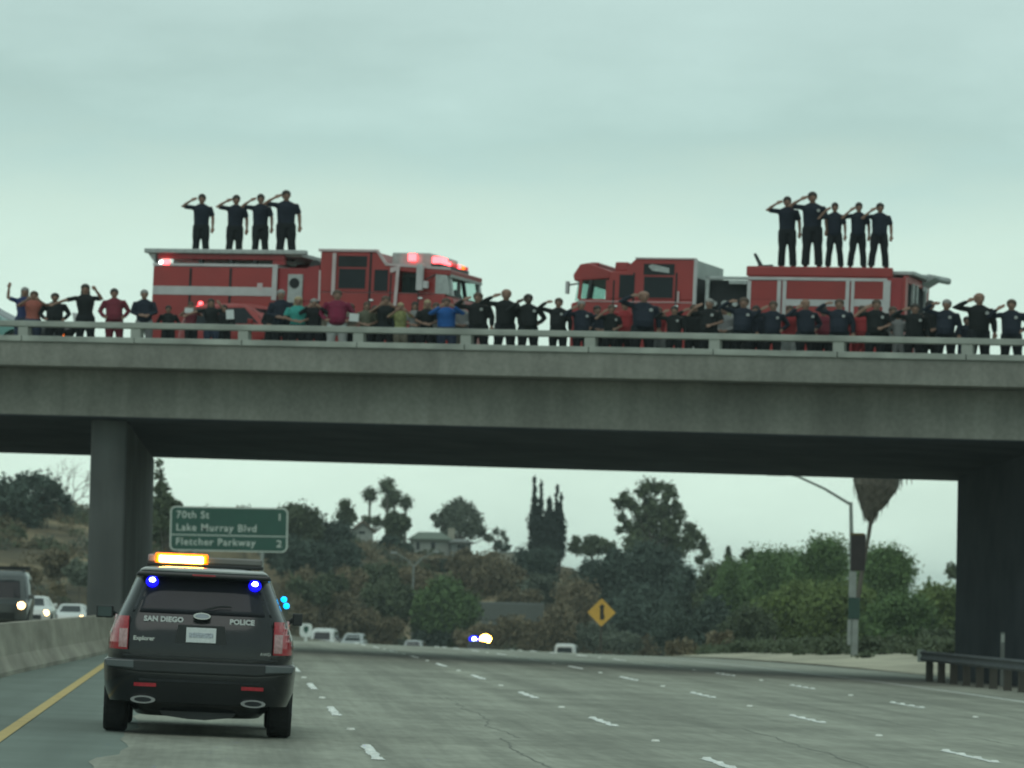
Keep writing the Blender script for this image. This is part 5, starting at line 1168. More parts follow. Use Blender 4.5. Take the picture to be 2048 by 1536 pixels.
# guardrail right
gr = empty('guardrail', (18.2, 114.5, road_z(18.2, 114.5)), 'dark steel guardrail on posts in front of the right abutment', 'guardrail')
mb = MB(); prf = [(0, .80), (-.05, .75), (0, .69), (.0, .65), (-.05, .59), (0, .53), (.02, .53), (-.03, .59), (.02, .65), (.02, .69), (-.03, .75), (.02, .80)]
for (ya, yb) in ((114, 60),):
    vs = [(x, 0, z) for x, z in prf]+[(x, yb-ya, z) for x, z in prf]; n = len(prf)
    mb.add(vs, [tuple(range(n)), tuple(range(2*n-1, n-1, -1))]+[(i, n+i, n+(i+1) % n, (i+1) % n) for i in range(n)])
mb.build('rail_beam', M['rail_shade'], gr)
mb = MB(); mb.box(-.06, .10, 0.0, .35, .50, .82); mb.build('end_terminal', M['sign_white'], gr, bevel=.02)
pb = MB(); pb.box(.03, .20, -.09, .09, -.3, .78); po = pb.build('rail_post', M['wood'], gr); po.location = (0, -.6, 0)
for k in range(1, 27):
    o = po.copy(); COL.objects.link(o); o.parent = gr; o.location = (0, -.6-1.9*k, 0)
X_, Y_ = at(2005, 1300, 110)[0], 110
mk = empty('marker_post', (X_, Y_, road_z(X_, Y_)-.1), 'slim pale marker post standing behind the guardrail at the right', 'marker post')
mb = MB(); mb.box(-.05, .05, -.02, .02, 0, 1.45); mb.build('post', M['pole_grey'], mk); mb = MB(); mb.box(-.045, .045, -.026, -.021, 1.2, 1.4); mb.build('reflector', M['sign_white'], mk)

# ------------------------------------------------------------------ buildings on the hill
def pz(px, py, Y): return at(px, py, Y)
def house(label, px0, px1, py_eave, py_ridge, py_base, Y, wall, roof, depth=9, gable_front=False, wins=()):
    a, b = pz(px0, py_eave, Y), pz(px1, py_eave, Y); zb = min(gz((a.x+b.x)/2, Y), pz((px0+px1)/2, py_base, Y).z)-.5
    ze = (a.z+b.z)/2; zr = pz((px0+px1)/2, py_ridge, Y).z; w = (b.x-a.x); o = empty('house', ((a.x+b.x)/2, Y, zb), label, 'house')
    H = ze-zb; mb = MB(); mb.box(-w/2+.3, w/2-.3, 0, depth, 0, H); 
    mb.build('wall', wall, o)
    R_ = zr-zb
    if gable_front:
        mb = MB(); mb.prism([(-w/2+.3, H-.01), (w/2-.3, H-.01), (0, R_-.15)], .02, depth, 'y'); mb.build('gable', wall, o)
        mb = MB(); mb.prism([(-w/2, H-.12), (0, R_-.1), (w/2, H-.12), (w/2, H+.05), (0, R_+.1), (-w/2, H+.05)], -.4, depth+.3, 'y'); mb.build('roof', roof, o)
    else:
        mb = MB(); d = depth
        vs = [(-w/2, -.5, H-.05), (w/2, -.5, H-.05), (w/2, d+.5, H-.05), (-w/2, d+.5, H-.05), (-w/2, -.5, H+.08), (w/2, -.5, H+.08), (w/2, d+.5, H+.08), (-w/2, d+.5, H+.08), (-w/2+1.0, d/2, R_), (w/2-1.0, d/2, R_)]
        mb.add(vs, [(3, 2, 1, 0), (0, 1, 5, 4), (1, 2, 6, 5), (2, 3, 7, 6), (3, 0, 4, 7), (4, 5, 9, 8), (5, 6, 9), (6, 7, 8, 9), (7, 4, 8)]); mb.build('roof', roof, o)
    for (q0, q1, r0, r1) in wins:
        A_, B_ = pz(q0, r0, Y), pz(q1, r1, Y); cx_ = (a.x+b.x)/2
        mb = MB(); mb.box(A_.x-cx_-.06, B_.x-cx_+.06, -.05, .02, B_.z-zb-.06, A_.z-zb+.06); f = mb.build('window', M['wall_white'], o)
        mb = MB(); mb.box(A_.x-cx_, B_.x-cx_, -.07, -.04, B_.z-zb, A_.z-zb); mb.build('pane', M['dark_glass'], f)
    return o
house('low house with grey green roof on the left hilltop beside the bare tree', 85, 190, 1034, 1018, 1052, 430, M['wall_grey'], M['roof_green'], wins=((118, 170, 1038, 1044),))
house('small white gabled house with brown roof below the left palm', 700, 752, 1063, 1043, 1085, 470, M['wall_white'], M['roof_brown'], gable_front=True, wins=((718, 730, 1062, 1068),))
h3 = house('white hillside house with long green roof and chimney', 822, 905, 1079, 1063, 1106, 465, M['wall_white'], M['roof_green'], wins=((833, 839, 1084, 1099), (862, 870, 1084, 1099)))
mb = MB(); p = pz(903, 1062, 468)-Vector(h3.location); mb.box(p.x-.35, p.x+.35, 3, 3.8, p.z-2.4, p.z+.3); mb.build('chimney', M['wall_beige'], h3, bevel=.03)
house('grey annex with flat grey roof right of the chimney house', 898, 948, 1085, 1077, 1106, 462, M['wall_grey'], M['roof_grey'], wins=((915, 930, 1089, 1098),))
def far_wall(label, px0, py0, px1, py1, Y, mat, name='garden_wall', rows=3):
    a, b = pz(px0, py0, Y), pz(px1, py1, Y); o = empty(name, (a.x, Y, b.z), label, 'wall')
    w, h = b.x-a.x, (a.z-b.z); n = max(2, int(w/1.2)); 
    mb = MB(); mb.box(0, w, .06, .3, -1.0, h); mb.build('backing', mat, o)
    mb = MB(); mb.box(-.05, w+.05, -.02, .35, h, h+.12); mb.build('coping', M['wall_grey'], o)
    if rows:
        mb = MB(); mb.box(0, w/n-.04, 0, .07, 0, h/rows-.04); me = mb.mesh('block'); me.materials.append(mat)
        for i in range(n):
            for j in range(rows):
                q = bpy.data.objects.new('block', me); COL.objects.link(q); q.parent = o; q.location = (i*w/n+.02, random.uniform(-.01, .01), j*h/rows+.02)
    return o
far_wall('pale beige garden wall left of the tall cypresses', 984, 1105, 1046, 1132, 445, M['wall_beige'], rows=0)
far_wall('grey block retaining wall on the slope above the white van', 950, 1206, 1087, 1241, 400, M['wall_block'])
# ------------------------------------------------------------------ vegetation
def leaf_cloud(lobes, size, dens=1.0, shell=.55, stretch=(1, 1, 1), core=True):
    """quads scattered through the outer part of each lobe; lobes = (x, y, z, r) or (x,y,z,rx,ry,rz)"""
    V = []; 
    for L in lobes:
        if len(L) == 4: c = np.array(L[:3]); r = np.array([L[3]]*3)
        else: c = np.array(L[:3]); r = np.array(L[3:])
        n = int(dens*26*(r[0]*r[2]+r[0]*r[1]+r[1]*r[2])/3/size**2)+12
        d = RNG.normal(size=(n, 3)); d /= np.linalg.norm(d, axis=1)[:, None]
        # lumpy radius
        ph = RNG.uniform(0, 6.28, 6)
        lump = 1+.16*np.sin(d[:, 0]*5+ph[0])*np.sin(d[:, 2]*6+ph[1])+.12*np.sin(d[:, 1]*9+ph[2]+d[:, 2]*7)
        rad = (shell+(1-shell)*RNG.random(n)**.6)*lump+RNG.normal(0, .11, n); far = RNG.random(n) < .05; rad[far] *= RNG.uniform(1.05, 1.35, far.sum())
        P = c+d*r*rad[:, None]
        s = size*RNG.uniform(.6, 1.35, n)
        a = RNG.normal(size=(n, 3)); a += d*.0; a /= np.linalg.norm(a, axis=1)[:, None]
        b = np.cross(a, RNG.normal(size=(n, 3))); b /= np.linalg.norm(b, axis=1)[:, None]
        a = a*s[:, None]*stretch[0]; b = b*s[:, None]*.6
        V.append(np.stack([P-a*.5, P+b*.5, P+a*.5, P-b*.5], 1))
        if core and r.max() > size*1.2:
            m = max(10, int(n*.28)); d = RNG.normal(size=(m, 3)); d /= np.linalg.norm(d, axis=1)[:, None]
            P = c+d*r*(.25+.45*RNG.random(m))[:, None]; s = size*RNG.uniform(1.4, 2.4, m)
            a = RNG.normal(size=(m, 3)); a /= np.linalg.norm(a, axis=1)[:, None]; b = np.cross(a, RNG.normal(size=(m, 3))); b /= np.linalg.norm(b, axis=1)[:, None]
            a *= s[:, None]; b *= s[:, None]*.8; V.append(np.stack([P-a*.5, P+b*.5, P+a*.5, P-b*.5], 1))
    V = np.concatenate(V).reshape(-1, 3); return V
def cloud_obj(name, V, mat, parent=None, kind=None, loc=(0, 0, 0)):
    me = bpy.data.meshes.new(name); n = len(V)//4
    me.vertices.add(len(V)); me.vertices.foreach_set('co', V.astype(np.float32).ravel())
    me.loops.add(n*4); me.polygons.add(n); me.loops.foreach_set('vertex_index', np.arange(n*4, dtype=np.int32))
    me.polygons.foreach_set('loop_start', np.arange(0, n*4, 4, dtype=np.int32)); me.update(calc_edges=True); me.validate()
    me.materials.append(mat); o = bpy.data.objects.new(name, me); COL.objects.link(o); o.parent = parent; o.location = loc
    if kind: o['kind'] = kind
    return o
def tree(name, label, lobes_px, Y, mat, size=.34, dens=1.0, trunk_px=None, group=None, cat='tree', limbs=True, depth=.8, shell=.5, trunk_r=.22, bark='bark', fat=1.0):
    k = Y/8890
    L = []
    for q in lobes_px:
        x, y, r = q[:3]; ry = q[3] if len(q) > 3 else r; r *= fat; ry *= fat
        p = at(x, y, Y); dy = RNG.uniform(-depth, depth)*r*k
        L.append((p.x, Y+dy, p.z, r*k, r*k*.95, ry*k))
    tx = trunk_px if trunk_px else sum(q[0] for q in lobes_px)/len(lobes_px)
    X = at(tx, 1200, Y).x; zb = gz(X, Y); o = empty(name, (X, Y, zb), label, cat, group)
    org = np.array([X, Y, zb]); Ll = [tuple(np.array(l[:3])-org)+tuple(l[3:]) for l in L]
    cloud_obj('crown', leaf_cloud(Ll, size, dens, shell), mat, o)
    mb = MB(); zt = max(l[2] for l in Ll)
    mid = sum(l[2] for l in Ll)/len(Ll)
    mb.tube([(0, 0, -.3), (.05, 0, max(.4, mid*.35)), (0, 0, max(.8, mid*.8))], [trunk_r, trunk_r*.8, trunk_r*.55], 8)
    if limbs:
        for l in Ll[:14]: mb.tube([(0, 0, max(.3, min(mid*.5, l[2]*.6))), (l[0]*.55, l[1]*.5, l[2]*.75), (l[0], l[1], l[2])], [trunk_r*.5, trunk_r*.3, trunk_r*.12], 5)
    mb.build('trunk', M[bark], o)
    return o
def lob(cx, cy, w, h, n, r0=.42, r1=.66, seed=1):
    """random lobes filling a w by h pixel ellipse"""
    rg = random.Random(seed); out = [(cx, cy, min(w, h)*.45)]; n = int(n*1.5)
    for i in range(n):
        a = rg.uniform(0, 6.283); q = rg.uniform(.3, .78)**.8; r = min(w, h)*.5*rg.uniform(r0, r1)
        out.append((cx+math.cos(a)*w*.5*q, cy+math.sin(a)*h*.5*q, r))
    return out
GT = 'trees on the hill and verge beyond the overpass'
# left of the pier
tree('oak_tree', 'wide dark oak on the left hilltop beyond the bridge', [(10, 985, 34), (45, 968, 28), (75, 965, 26), (105, 978, 26), (128, 1000, 18), (135, 1020, 14), (40, 1005, 42), (85, 1010, 36), (5, 1030, 36), (-30, 990, 40), (60, 1045, 26), (-30, 1040, 40)], 400, M['leaf_dark'], group=GT)
X, Y = at(138, 1060, 425).x, 425; zb = gz(X, Y)
bt = empty('bare_tree', (X, Y, zb), 'leafless tree with twisted branches behind the left hilltop house', 'tree')
mb = MB(); rg = random.Random(4)
def br(p, d, L, r, n):
    q = (p[0]+d[0]*L, p[1]+d[1]*L, p[2]+d[2]*L); mid = ((p[0]+q[0])/2+rg.uniform(-.1, .1)*L, (p[1]+q[1])/2, (p[2]+q[2])/2+rg.uniform(-.05, .12)*L)
    mb.tube([p, mid, q], [r, r*.8, r*.55], 5)
    if n > 0:
        for k in range(3 if n > 2 else 2):
            a = rg.uniform(-.9, .9); c_, s_ = math.cos(a), math.sin(a); dd = (d[0]*c_+d[2]*s_, rg.uniform(-.3, .3), -d[0]*s_+d[2]*c_+.08); m_ = math.sqrt(sum(t*t for t in dd)); br(q, tuple(t/m_ for t in dd), L*rg.uniform(.6, .85), r*.6, n-1)
hb = at(138, 1010, 425).z-zb
mb.tube([(0, 0, -.3), (0, 0, hb)], [.2, .13], 7)
for a in (-.8, -.2, .3, .9): br((0, 0, hb-.1), (math.sin(a), 0, math.cos(a)), 1.45, .08, 4)
mb.build('branches', M['bark_bare'], bt)
def bush(label, px, py, w, h, Y, mat, size=.28, cat='bush', name='bush', n=6, dens=1.0, group='bushes on the slope beyond the overpass', seed=None):
    return tree(name, label, lob(px, py, w, h, n, .45, .75, seed or int(px*7+py)), Y, M[mat], size, dens, px, group, cat, limbs=False, trunk_r=.08)
bush('dark grey bush in the tan grass left of the pier', 118, 1128, 60, 60, 345, 'leaf_brown')
bush('grey green bush low on the slope touching the pier', 158, 1148, 60, 50, 330, 'leaf_grey')
bush('brown scrub under the left hilltop house', 150, 1072, 80, 34, 415, 'leaf_brown')
bush('olive bush at the left frame edge below the oak', 20, 1072, 90, 44, 390, 'leaf_oak')
bush('dark bush behind the roof rack SUV', 45, 1150, 70, 40, 320, 'leaf_brown')
bush('thin brown bush between the two oncoming white cars', 120, 1178, 50, 26, 300, 'leaf_brown')
bush('brown tangled bush filling the gap under the leftmost house', 90, 1085, 90, 36, 400, 'leaf_brown')
# centre
tree('green_tree', 'green tree just right of the bridge pier above the exit sign', [(322, 975, 18), (318, 948, 12), (328, 1005, 26), (350, 1015, 18), (318, 1030, 30), (345, 1045, 26), (366, 1030, 14), (325, 1070, 34), (318, 925, 8), (363, 1060, 24)], 300, M['leaf_oak'], group=GT)
tree('oak_tree', 'dark round tree whose crown shows above the right corner of the exit sign', lob(592, 1058, 90, 88, 12, seed=3), 420, M['leaf_oak'], group=GT)
tree('oak_tree', 'dark tree between the exit sign and the short palm', lob(648, 1078, 90, 90, 12, seed=5), 430, M['leaf_dark'], group=GT)
tree('round_tree', 'small round crowned tree standing proud of the hilltop left of the palms', [(690, 1012, 16), (683, 1030, 14), (698, 1028, 14), (690, 1045, 16)], 455, M['leaf_oak'], size=.3, group=GT)
tree('dark_tree', 'dark leafy mass below the exit sign right edge', lob(610, 1120, 110, 90, 10, seed=8), 395, M['leaf_dark'], group=GT)
tree('dark_tree', 'dark tree under the small white gabled house', lob(690, 1112, 100, 56, 10, seed=9), 410, M['leaf_dark'], group=GT)
tree('shrub_tree', 'dark shrubby tree directly under the palm cluster', lob(792, 1050, 50, 60, 8, seed=10), 470, M['leaf_oak'], group=GT)
tree('shrub_tree', 'dark shrub between the white gabled house and the green roofed house', lob(782, 1092, 50, 44, 8, seed=11), 450, M['leaf_dark'], group=GT)
tree('shrub_tree', 'low hedge like tree behind the small gabled house', lob(735, 1042, 110, 26, 9, .4, .8, seed=12), 500, M['leaf_oak'], group=GT)
tree('round_tree', 'large grey green tree with round crown behind the chimney house', [(918, 1012, 20), (900, 1022, 18), (938, 1022, 18), (885, 1038, 18), (952, 1040, 18), (962, 1062, 14), (915, 1042, 30), (940, 1060, 22), (868, 1034, 8), (874, 1048, 9), (895, 1060, 18), (975, 1075, 9)], 500, M['leaf_grey'], size=.3, shell=.4, group=GT)
tree('sparse_tree', 'small thin leaved tree between the round tree and the cypresses', [(992, 1062, 10), (1005, 1068, 10), (985, 1078, 9), (1012, 1080, 8), (998, 1088, 12)], 490, M['leaf_grey'], size=.22, dens=.45, shell=.1, group=GT)
tree('hedge', 'rounded hedge below the thin leaved tree on the ridge', lob(1000, 1094, 60, 16, 8, .4, .8, seed=14), 470, M['leaf_dark'], group=GT, cat='hedge', limbs=False)
# cypress cluster
def spire(label, px, ytop, ybase, wpx, Y=450):
    k = Y/8890; p = at(px, ytop, Y); pb = at(px, ybase, Y); zb = gz(p.x, Y); o = empty('cypress_tree', (p.x, Y, zb), label, 'cypress', 'tall cypresses on the ridge')
    L = []; n = 9; x0 = p.x
    for i in range(n):
        t = i/(n-1); z = pb.z+(p.z-pb.z)*t-zb; r = wpx*k/2*(1.0 if t < .5 else max(.20, 1-(t-.5)/.5))
        L.append((RNG.normal(0, .05), 0, z, r, r, (p.z-pb.z)/n*.95))
    cloud_obj('crown', leaf_cloud(L, .26, 1.5, .3), M['leaf_cypress'], o)
    mb = MB(); mb.tube([(0, 0, -.3), (0, 0, (pb.z-zb)+1.5)], [.2, .12], 7); mb.build('trunk', M['bark'], o)
spire('tallest and leftmost cypress of the cluster', 1070, 964, 1108, 27); spire('second cypress from the left, nearly as tall as the leftmost', 1082, 970, 1108, 22)
spire('short cypress in the middle of the cluster', 1098, 1002, 1108, 50); spire('thin cypress spike right of the middle of the cluster', 1114, 978, 1108, 20); spire('rightmost cypress with a soft tip', 1122, 994, 1108, 26)
bush('dark round bush below the cypresses', 1072, 1142, 100, 74, 430, 'leaf_dark', n=9, name='round_bush')
tree('hedge', 'olive hedge between cypresses and eucalyptus', lob(1180, 1092, 110, 36, 10, .5, .8, seed=16), 470, M['leaf_oak'], group=GT, cat='hedge', limbs=False)
tree('eucalyptus_tree', 'tallest spreading eucalyptus with gaps of sky in its crown', [(1296, 972, 15), (1283, 985, 14), (1312, 978, 12), (1325, 972, 10), (1340, 980, 13), (1330, 995, 10), (1350, 990, 8), (1250, 995, 12), (1240, 1010, 11), (1262, 1008, 13), (1275, 1020, 12), (1300, 1010, 18), (1330, 1020, 18), (1352, 1010, 10), (1358, 1030, 13), (1243, 1035, 9), (1255, 1050, 10), (1300, 1045, 28), (1340, 1055, 26), (1275, 1060, 18), (1240, 1060, 8), (1380, 1058, 14), (1395, 1072, 13), (1378, 1085, 18), (1408, 1092, 12), (1415, 1108, 10), (1350, 1095, 28), (1300, 1095, 34), (1265, 1090, 24), (1400, 1120, 10), (1226, 1001, 5)], 420, M['leaf_oak'], size=.30, dens=.9, shell=.10, trunk_px=1315, fat=1.28, group=GT, trunk_r=.35)
tree('dark_tree', 'dense dark trees base mass below the eucalyptus, left', lob(1225, 1160, 110, 110, 12, seed=17), 400, M['leaf_dark'], group=GT)
tree('dark_tree', 'dense dark tree directly beneath the eucalyptus crown', lob(1320, 1165, 130, 130, 14, seed=18), 390, M['leaf_dark'], group=GT)
tree('dark_tree', 'dark tree right of the yellow sign', lob(1290, 1235, 120, 110, 12, seed=19), 384, M['leaf_dark'], group=GT)
tree('dark_tree', 'dark tree between the eucalyptus and the bright green trees', lob(1400, 1200, 110, 150, 14, seed=20), 350, M['leaf_dark'], group=GT)
tree('green_tree', 'bright green tree behind the twin arm lamp pole', lob(885, 1222, 120, 120, 14, seed=21), 384, M['leaf_green'], group=GT)
tree('green_tree', 'low green tree left of the twin arm lamp pole', lob(775, 1205, 100, 80, 10, seed=22), 384, M['leaf_oak'], group=GT)
bush('brown grey scrub behind the white van and silver SUV', 690, 1235, 130, 80, 382, 'leaf_brown', n=9)
bush('brown scrub beside the crest right of the silver SUV', 770, 1262, 80, 50, 382, 'leaf_brown')
bush('dark brown bush on the middle slope below the green roofed house', 960, 1150, 150, 80, 420, 'leaf_brown', n=9)
bush('brown scrub below the retaining wall', 1020, 1262, 130, 50, 382, 'leaf_brown', n=8)
bush('tan scrub left of the yellow sign', 1115, 1250, 70, 80, 382, 'leaf_tan')
bush('dull green bush around the foot of the yellow sign', 1190, 1272, 110, 50, 382, 'leaf_grey')
bush('grey green bush on the tan slope', 1085, 1180, 90, 60, 410, 'leaf_grey')
bush('green bush beneath the exit sign', 640, 1175, 120, 60, 380, 'leaf_oak')
bush('dark bush on the slope left of the lamp top', 745, 1150, 110, 50, 405, 'leaf_oak')
bush('tan bush low at right of the dark trees', 1290, 1290, 150, 34, 382, 'leaf_tan', n=8)
bush('pale scrub low right beside the verge', 1380, 1296, 120, 34, 260, 'leaf_brown', n=8)
bush('dark green bush below the left slope houses', 860, 1132, 90, 30, 440, 'leaf_dark')
# right side
tree('conifer_tree', 'small pointed conifer right of the eucalyptus', [(1456, 1100, 5, 12), (1456, 1115, 9), (1450, 1128, 10), (1463, 1128, 10), (1456, 1142, 14)], 400, M['leaf_oak'], size=.25, group=GT)
for i, (cx, cy, w, h, Y, mt, lab) in enumerate([
 (1490, 1195, 110, 120, 330, 'leaf_green', 'green tree left end of the right hand grove, under the little palm'),
 (1560, 1165, 110, 110, 320, 'leaf_green', 'green tree second in the right hand grove, below open sky'),
 (1640, 1150, 100, 140, 300, 'leaf_green', 'tall green tree just left of the lamp pole with sign backs'),
 (1768, 1165, 110, 140, 290, 'leaf_green', 'tall green tree just right of the lamp pole with sign backs'),
 (1590, 1245, 140, 120, 270, 'leaf_bright', 'fresh green bushy tree in front of the grove left of the pole'),
 (1690, 1240, 120, 130, 262, 'leaf_bright', 'fresh green bushy tree around the pole foot'),
 (1795, 1250, 120, 110, 255, 'leaf_green', 'green bushy tree between the pole and the abutment'),
 (1875, 1235, 100, 110, 262, 'leaf_bright', 'light green tree beside the abutment edge'),
 (1500, 1265, 110, 80, 262, 'leaf_oak', 'low olive tree at the left foot of the grove'),
 (1880, 1290, 90, 60, 235, 'leaf_oak', 'low bush behind the end of the guardrail')]):
    tree('green_tree', lab, lob(cx, cy, w, h, 13, .55, .80, seed=30+i), Y, M[mt], size=.21, dens=.9, group=GT)
tree('conifer_tree', 'narrow pointed conifer near the abutment edge', [(1858, 1165, 3, 12), (1858, 1180, 7), (1858, 1195, 11), (1852, 1208, 11), (1866, 1208, 12), (1858, 1225, 18)], 290, M['leaf_green'], size=.24, group=GT)
bush('small treetop touching the abutment edge high up', 1907, 1147, 26, 50, 300, 'leaf_oak', cat='tree', name='small_tree')
for i, (px, py, w, h, Y) in enumerate([(1440, 1285, 70, 40, 250), (1550, 1300, 90, 34, 232), (1650, 1302, 90, 30, 225), (1760, 1305, 90, 30, 218), (1840, 1308, 70, 30, 210)]):
    bush(['scrub at the verge below the left grove end', 'scrub at the verge left of the pole', 'scrub strip at the verge just left of the pole foot', 'scrub at the verge right of the pole foot', 'brownish scrub at the verge near the guardrail end'][i], px, py, w, h, Y, 'leaf_oak' if i % 2 else 'leaf_brown')
# palms
def palm(label, px, py, rpx, Y, skirt=.35, fr=16, mat='leaf_oak', lean=0):
    k = Y/8890; c = at(px, py, Y); X = c.x+lean; zb = gz(X, Y); o = empty('palm_tree', (X, Y, zb), label, 'palm tree', 'palm trees beyond the overpass')
    hz = c.z-zb; r = rpx*k; V = []; rg = random.Random(int(px))
    top = (-lean, 0, hz)
    mb = MB(); mb.tube([(0, 0, -.3), (-lean*.3, 0, hz*.5), top], [.2+.01*rpx*k, .15, .15], 8); mb.build('trunk', M['bark'], o)
    cloud_obj('crown', leaf_cloud([(top[0], 0, hz-.1*r, r*.86, r*.86, r*.92)], .30, 1.3, .35), M[mat], o)
    for i in range(fr):
        a = i*2.399; e = -0.7+1.9*((i*.618) % 1.0)
        d = Vector((math.cos(a)*math.cos(e), math.sin(a)*math.cos(e), math.sin(e))); L = r*rg.uniform(.85, 1.05)
        mb = MB(); pts = []; side = d.cross(Vector((0, 0, 1))).normalized()
        p0_ = Vector(top); p1 = p0_+d*L*.5; p2 = p0_+d*L*.78+Vector((0, 0, -L*.08)); 
        mb.tube([p0_, p1], [.03, .02], 4)
        nl = 11
        for q in range(nl):
            t = (q-(nl-1)/2)/(nl-1)*2.4; dd = (d*math.cos(t)+side*math.sin(t)).normalized(); tip = p1+dd*L*.48+Vector((0, 0, -L*.12)); w_ = side.cross(dd)*.0+(side*math.cos(t)-d*math.sin(t))*L*.11
            m_ = (p1+tip)/2
            mb.add([tuple(p1), tuple(m_+w_), tuple(tip), tuple(m_-w_)], [(0, 1, 2, 3)])
        fo = mb.build('frond', M[mat], o)
    if skirt:
        mb = MB(); mb.tube([(top[0], 0, hz-r*skirt*2.0), (top[0], 0, hz-r*skirt), (top[0], 0, hz)], [.18, r*.34, r*.30], 12); mb.build('dead_leaf_skirt', M['thatch'], o)
    return o
palm('leftmost tall palm with round head and thin trunk on the hill', 740, 988, 19, 560)
palm('highest palm of the cluster on the hill', 775, 972, 21, 560); palm('palm in the middle of the cluster, just below the highest', 789, 993, 20, 565); palm('lowest left palm of the cluster', 776, 1005, 17, 570); palm('rightmost palm of the cluster with visible trunk', 812, 1004, 18, 560)
palm('little palm above the right hand grove', 1497, 1108, 17, 360, 0, 22)
# the near palm: heavy skirt seen below the bridge
Y = 185.; c = at(1752, 958, Y); b0 = at(1706, 1300, Y); zb = gz(b0.x, Y)
np_ = empty('palm_tree', (b0.x, Y, zb), 'near palm whose thick skirt of dead leaves hangs below the bridge edge', 'palm tree', 'palm trees beyond the overpass')
cx, cz = c.x-b0.x, c.z-zb; n0 = at(1741, 1046, Y); nx, nz_ = n0.x-b0.x, n0.z-zb
mb = MB(); mb.tube([(0, 0, -.3), (at(1712, 1220, Y).x-b0.x, 0, at(1712, 1220, Y).z-zb), (at(1726, 1130, Y).x-b0.x, 0, at(1726, 1130, Y).z-zb), (at(1735, 1085, Y).x-b0.x, 0, at(1735, 1085, Y).z-zb), (nx, 0, nz_), (cx, 0, cz+.6)], [.15, .12, .09, .08, .09, .15], 10); mb.build('trunk', M['bark'], np_)
mb = MB(); vs = []; rg = random.Random(2)
prof_ = [(1742, 1046, 3), (1741, 1035, 9), (1741, 1022, 17), (1744, 1008, 25), (1747, 992, 34), (1750, 975, 44), (1752, 960, 47), (1753, 940, 44), (1753, 915, 34)]
mb.tube([(at(x, y, Y).x-b0.x, 0, at(x, y, Y).z-zb) for x, y, r in prof_], [r*Y/8890 for _, _, r in prof_], 22, ry=[r*Y/8890*.95 for _, _, r in prof_])
mb.v = [(x+rg.uniform(-.05, .05), y+rg.uniform(-.05, .05), z+rg.uniform(-.04, .04)) for x, y, z in mb.v]
mb.build('dead_leaf_skirt', M['thatch'], np_)
mb = MB()
for i in range(420):
    q = rg.choice(prof_[2:]); a = rg.uniform(0, 6.283); r = q[2]*Y/8890*rg.uniform(.92, 1.04); p = at(q[0], q[1], Y)
    x, y_, z = p.x-b0.x+math.cos(a)*r, math.sin(a)*r, p.z-zb+rg.uniform(-.1, .1); l = rg.uniform(.2, .5); w_ = .03
    tx_ = -math.sin(a)*w_; ty_ = math.cos(a)*w_; ox, oy = math.cos(a)*.05, math.sin(a)*.05
    mb.add([(x-tx_, y_-ty_, z), (x+tx_, y_+ty_, z), (x-ox*1.5+tx_*.3, y_-oy, z-l), (x-ox*1.5-tx_*.3, y_-oy, z-l)], [(0, 1, 2, 3)])
o = mb.build('loose_dead_leaves', M['thatch'], np_); o['kind'] = 'stuff'
for i in range(30):
    a = i*2.399; e = -.15+1.5*((i*.618) % 1.0); d = Vector((math.cos(a)*math.cos(e), math.sin(a)*math.cos(e), math.sin(e))); side = d.cross(Vector((0, 0, 1))).normalized()
    top = Vector((cx, 0, cz+.9)); L = 1.7; p1 = top+d*L*.5; mb = MB(); mb.tube([top, p1], [.03, .02], 4)
    for q in range(11):
        t = (q-5)/10*2.4; dd = (d*math.cos(t)+side*math.sin(t)).normalized(); tip = p1+dd*L*.5+Vector((0, 0, -L*.15)); w_ = (side*math.cos(t)-d*math.sin(t))*.06; m_ = (p1+tip)/2
        mb.add([tuple(p1), tuple(m_+w_), tuple(tip), tuple(m_-w_)], [(0, 1, 2, 3)])
    mb.build('frond', M['leaf_grey'], np_)
mb = MB()
for (x, y, l) in ((1790, 968, 22), (1796, 966, 14), (1803, 965, 8), (1812, 964, 7), (1822, 964, 6), (1786, 975, 12), (1800, 962, 20)):
    p = at(x, y-14, Y); q = at(x+1, y+l, Y); mb.tube([(p.x-b0.x-.2, 0, p.z-zb+.25), (p.x-b0.x, -.1, p.z-zb), (q.x-b0.x, -.1, q.z-zb)], [.03, .04, .01], 4)
mb.build('hanging_frond', M['thatch'], np_)
# ground scrub: uncountable low growth over the hillside
L = []; rg = random.Random(11); cl = {'leaf_brown': [], 'leaf_oak': [], 'leaf_grey': []}
for i in range(3600):
    px = rg.uniform(-20, 1420); Y = rg.uniform(378, 450) if px > 560 else rg.uniform(325, 470); X = at(px, 1150, Y).x; z = gz(X, Y); s = rg.uniform(.35, 1.25)
    n_ = math.sin(X*.55+Y*.11)+math.sin(X*.23-Y*.17)
    if n_ < -.2 and rg.random() < .9: continue
    if px < 330 and 335 < Y < 380 and rg.random() < .85: continue
    cl[rg.choice(['leaf_brown', 'leaf_brown', 'leaf_oak', 'leaf_grey'])].append((X, Y, z+s*.35, s, s, s*.7))
for k_, v_ in cl.items():
    o = cloud_obj({'leaf_brown': 'dry_scrub', 'leaf_oak': 'green_scrub', 'leaf_grey': 'sage_scrub'}[k_], leaf_cloud(v_, .26, .45, .4, core=False), M[k_], kind='stuff')
    tag(o, {'leaf_brown': 'low dry brown scrub scattered over the hillside', 'leaf_oak': 'low green scrub scattered over the hillside', 'leaf_grey': 'low grey sage scrub scattered over the hillside'}[k_], 'scrub')
cl = []
for i in range(1300):
    Y = rg.uniform(160, 300); X = shift(Y)+rg.uniform(23.5, 40); s = rg.choice([.15, .2, .3, .45, .7]); cl.append((X, Y, gz(X, Y)+s*.3, s, s, s*.7))
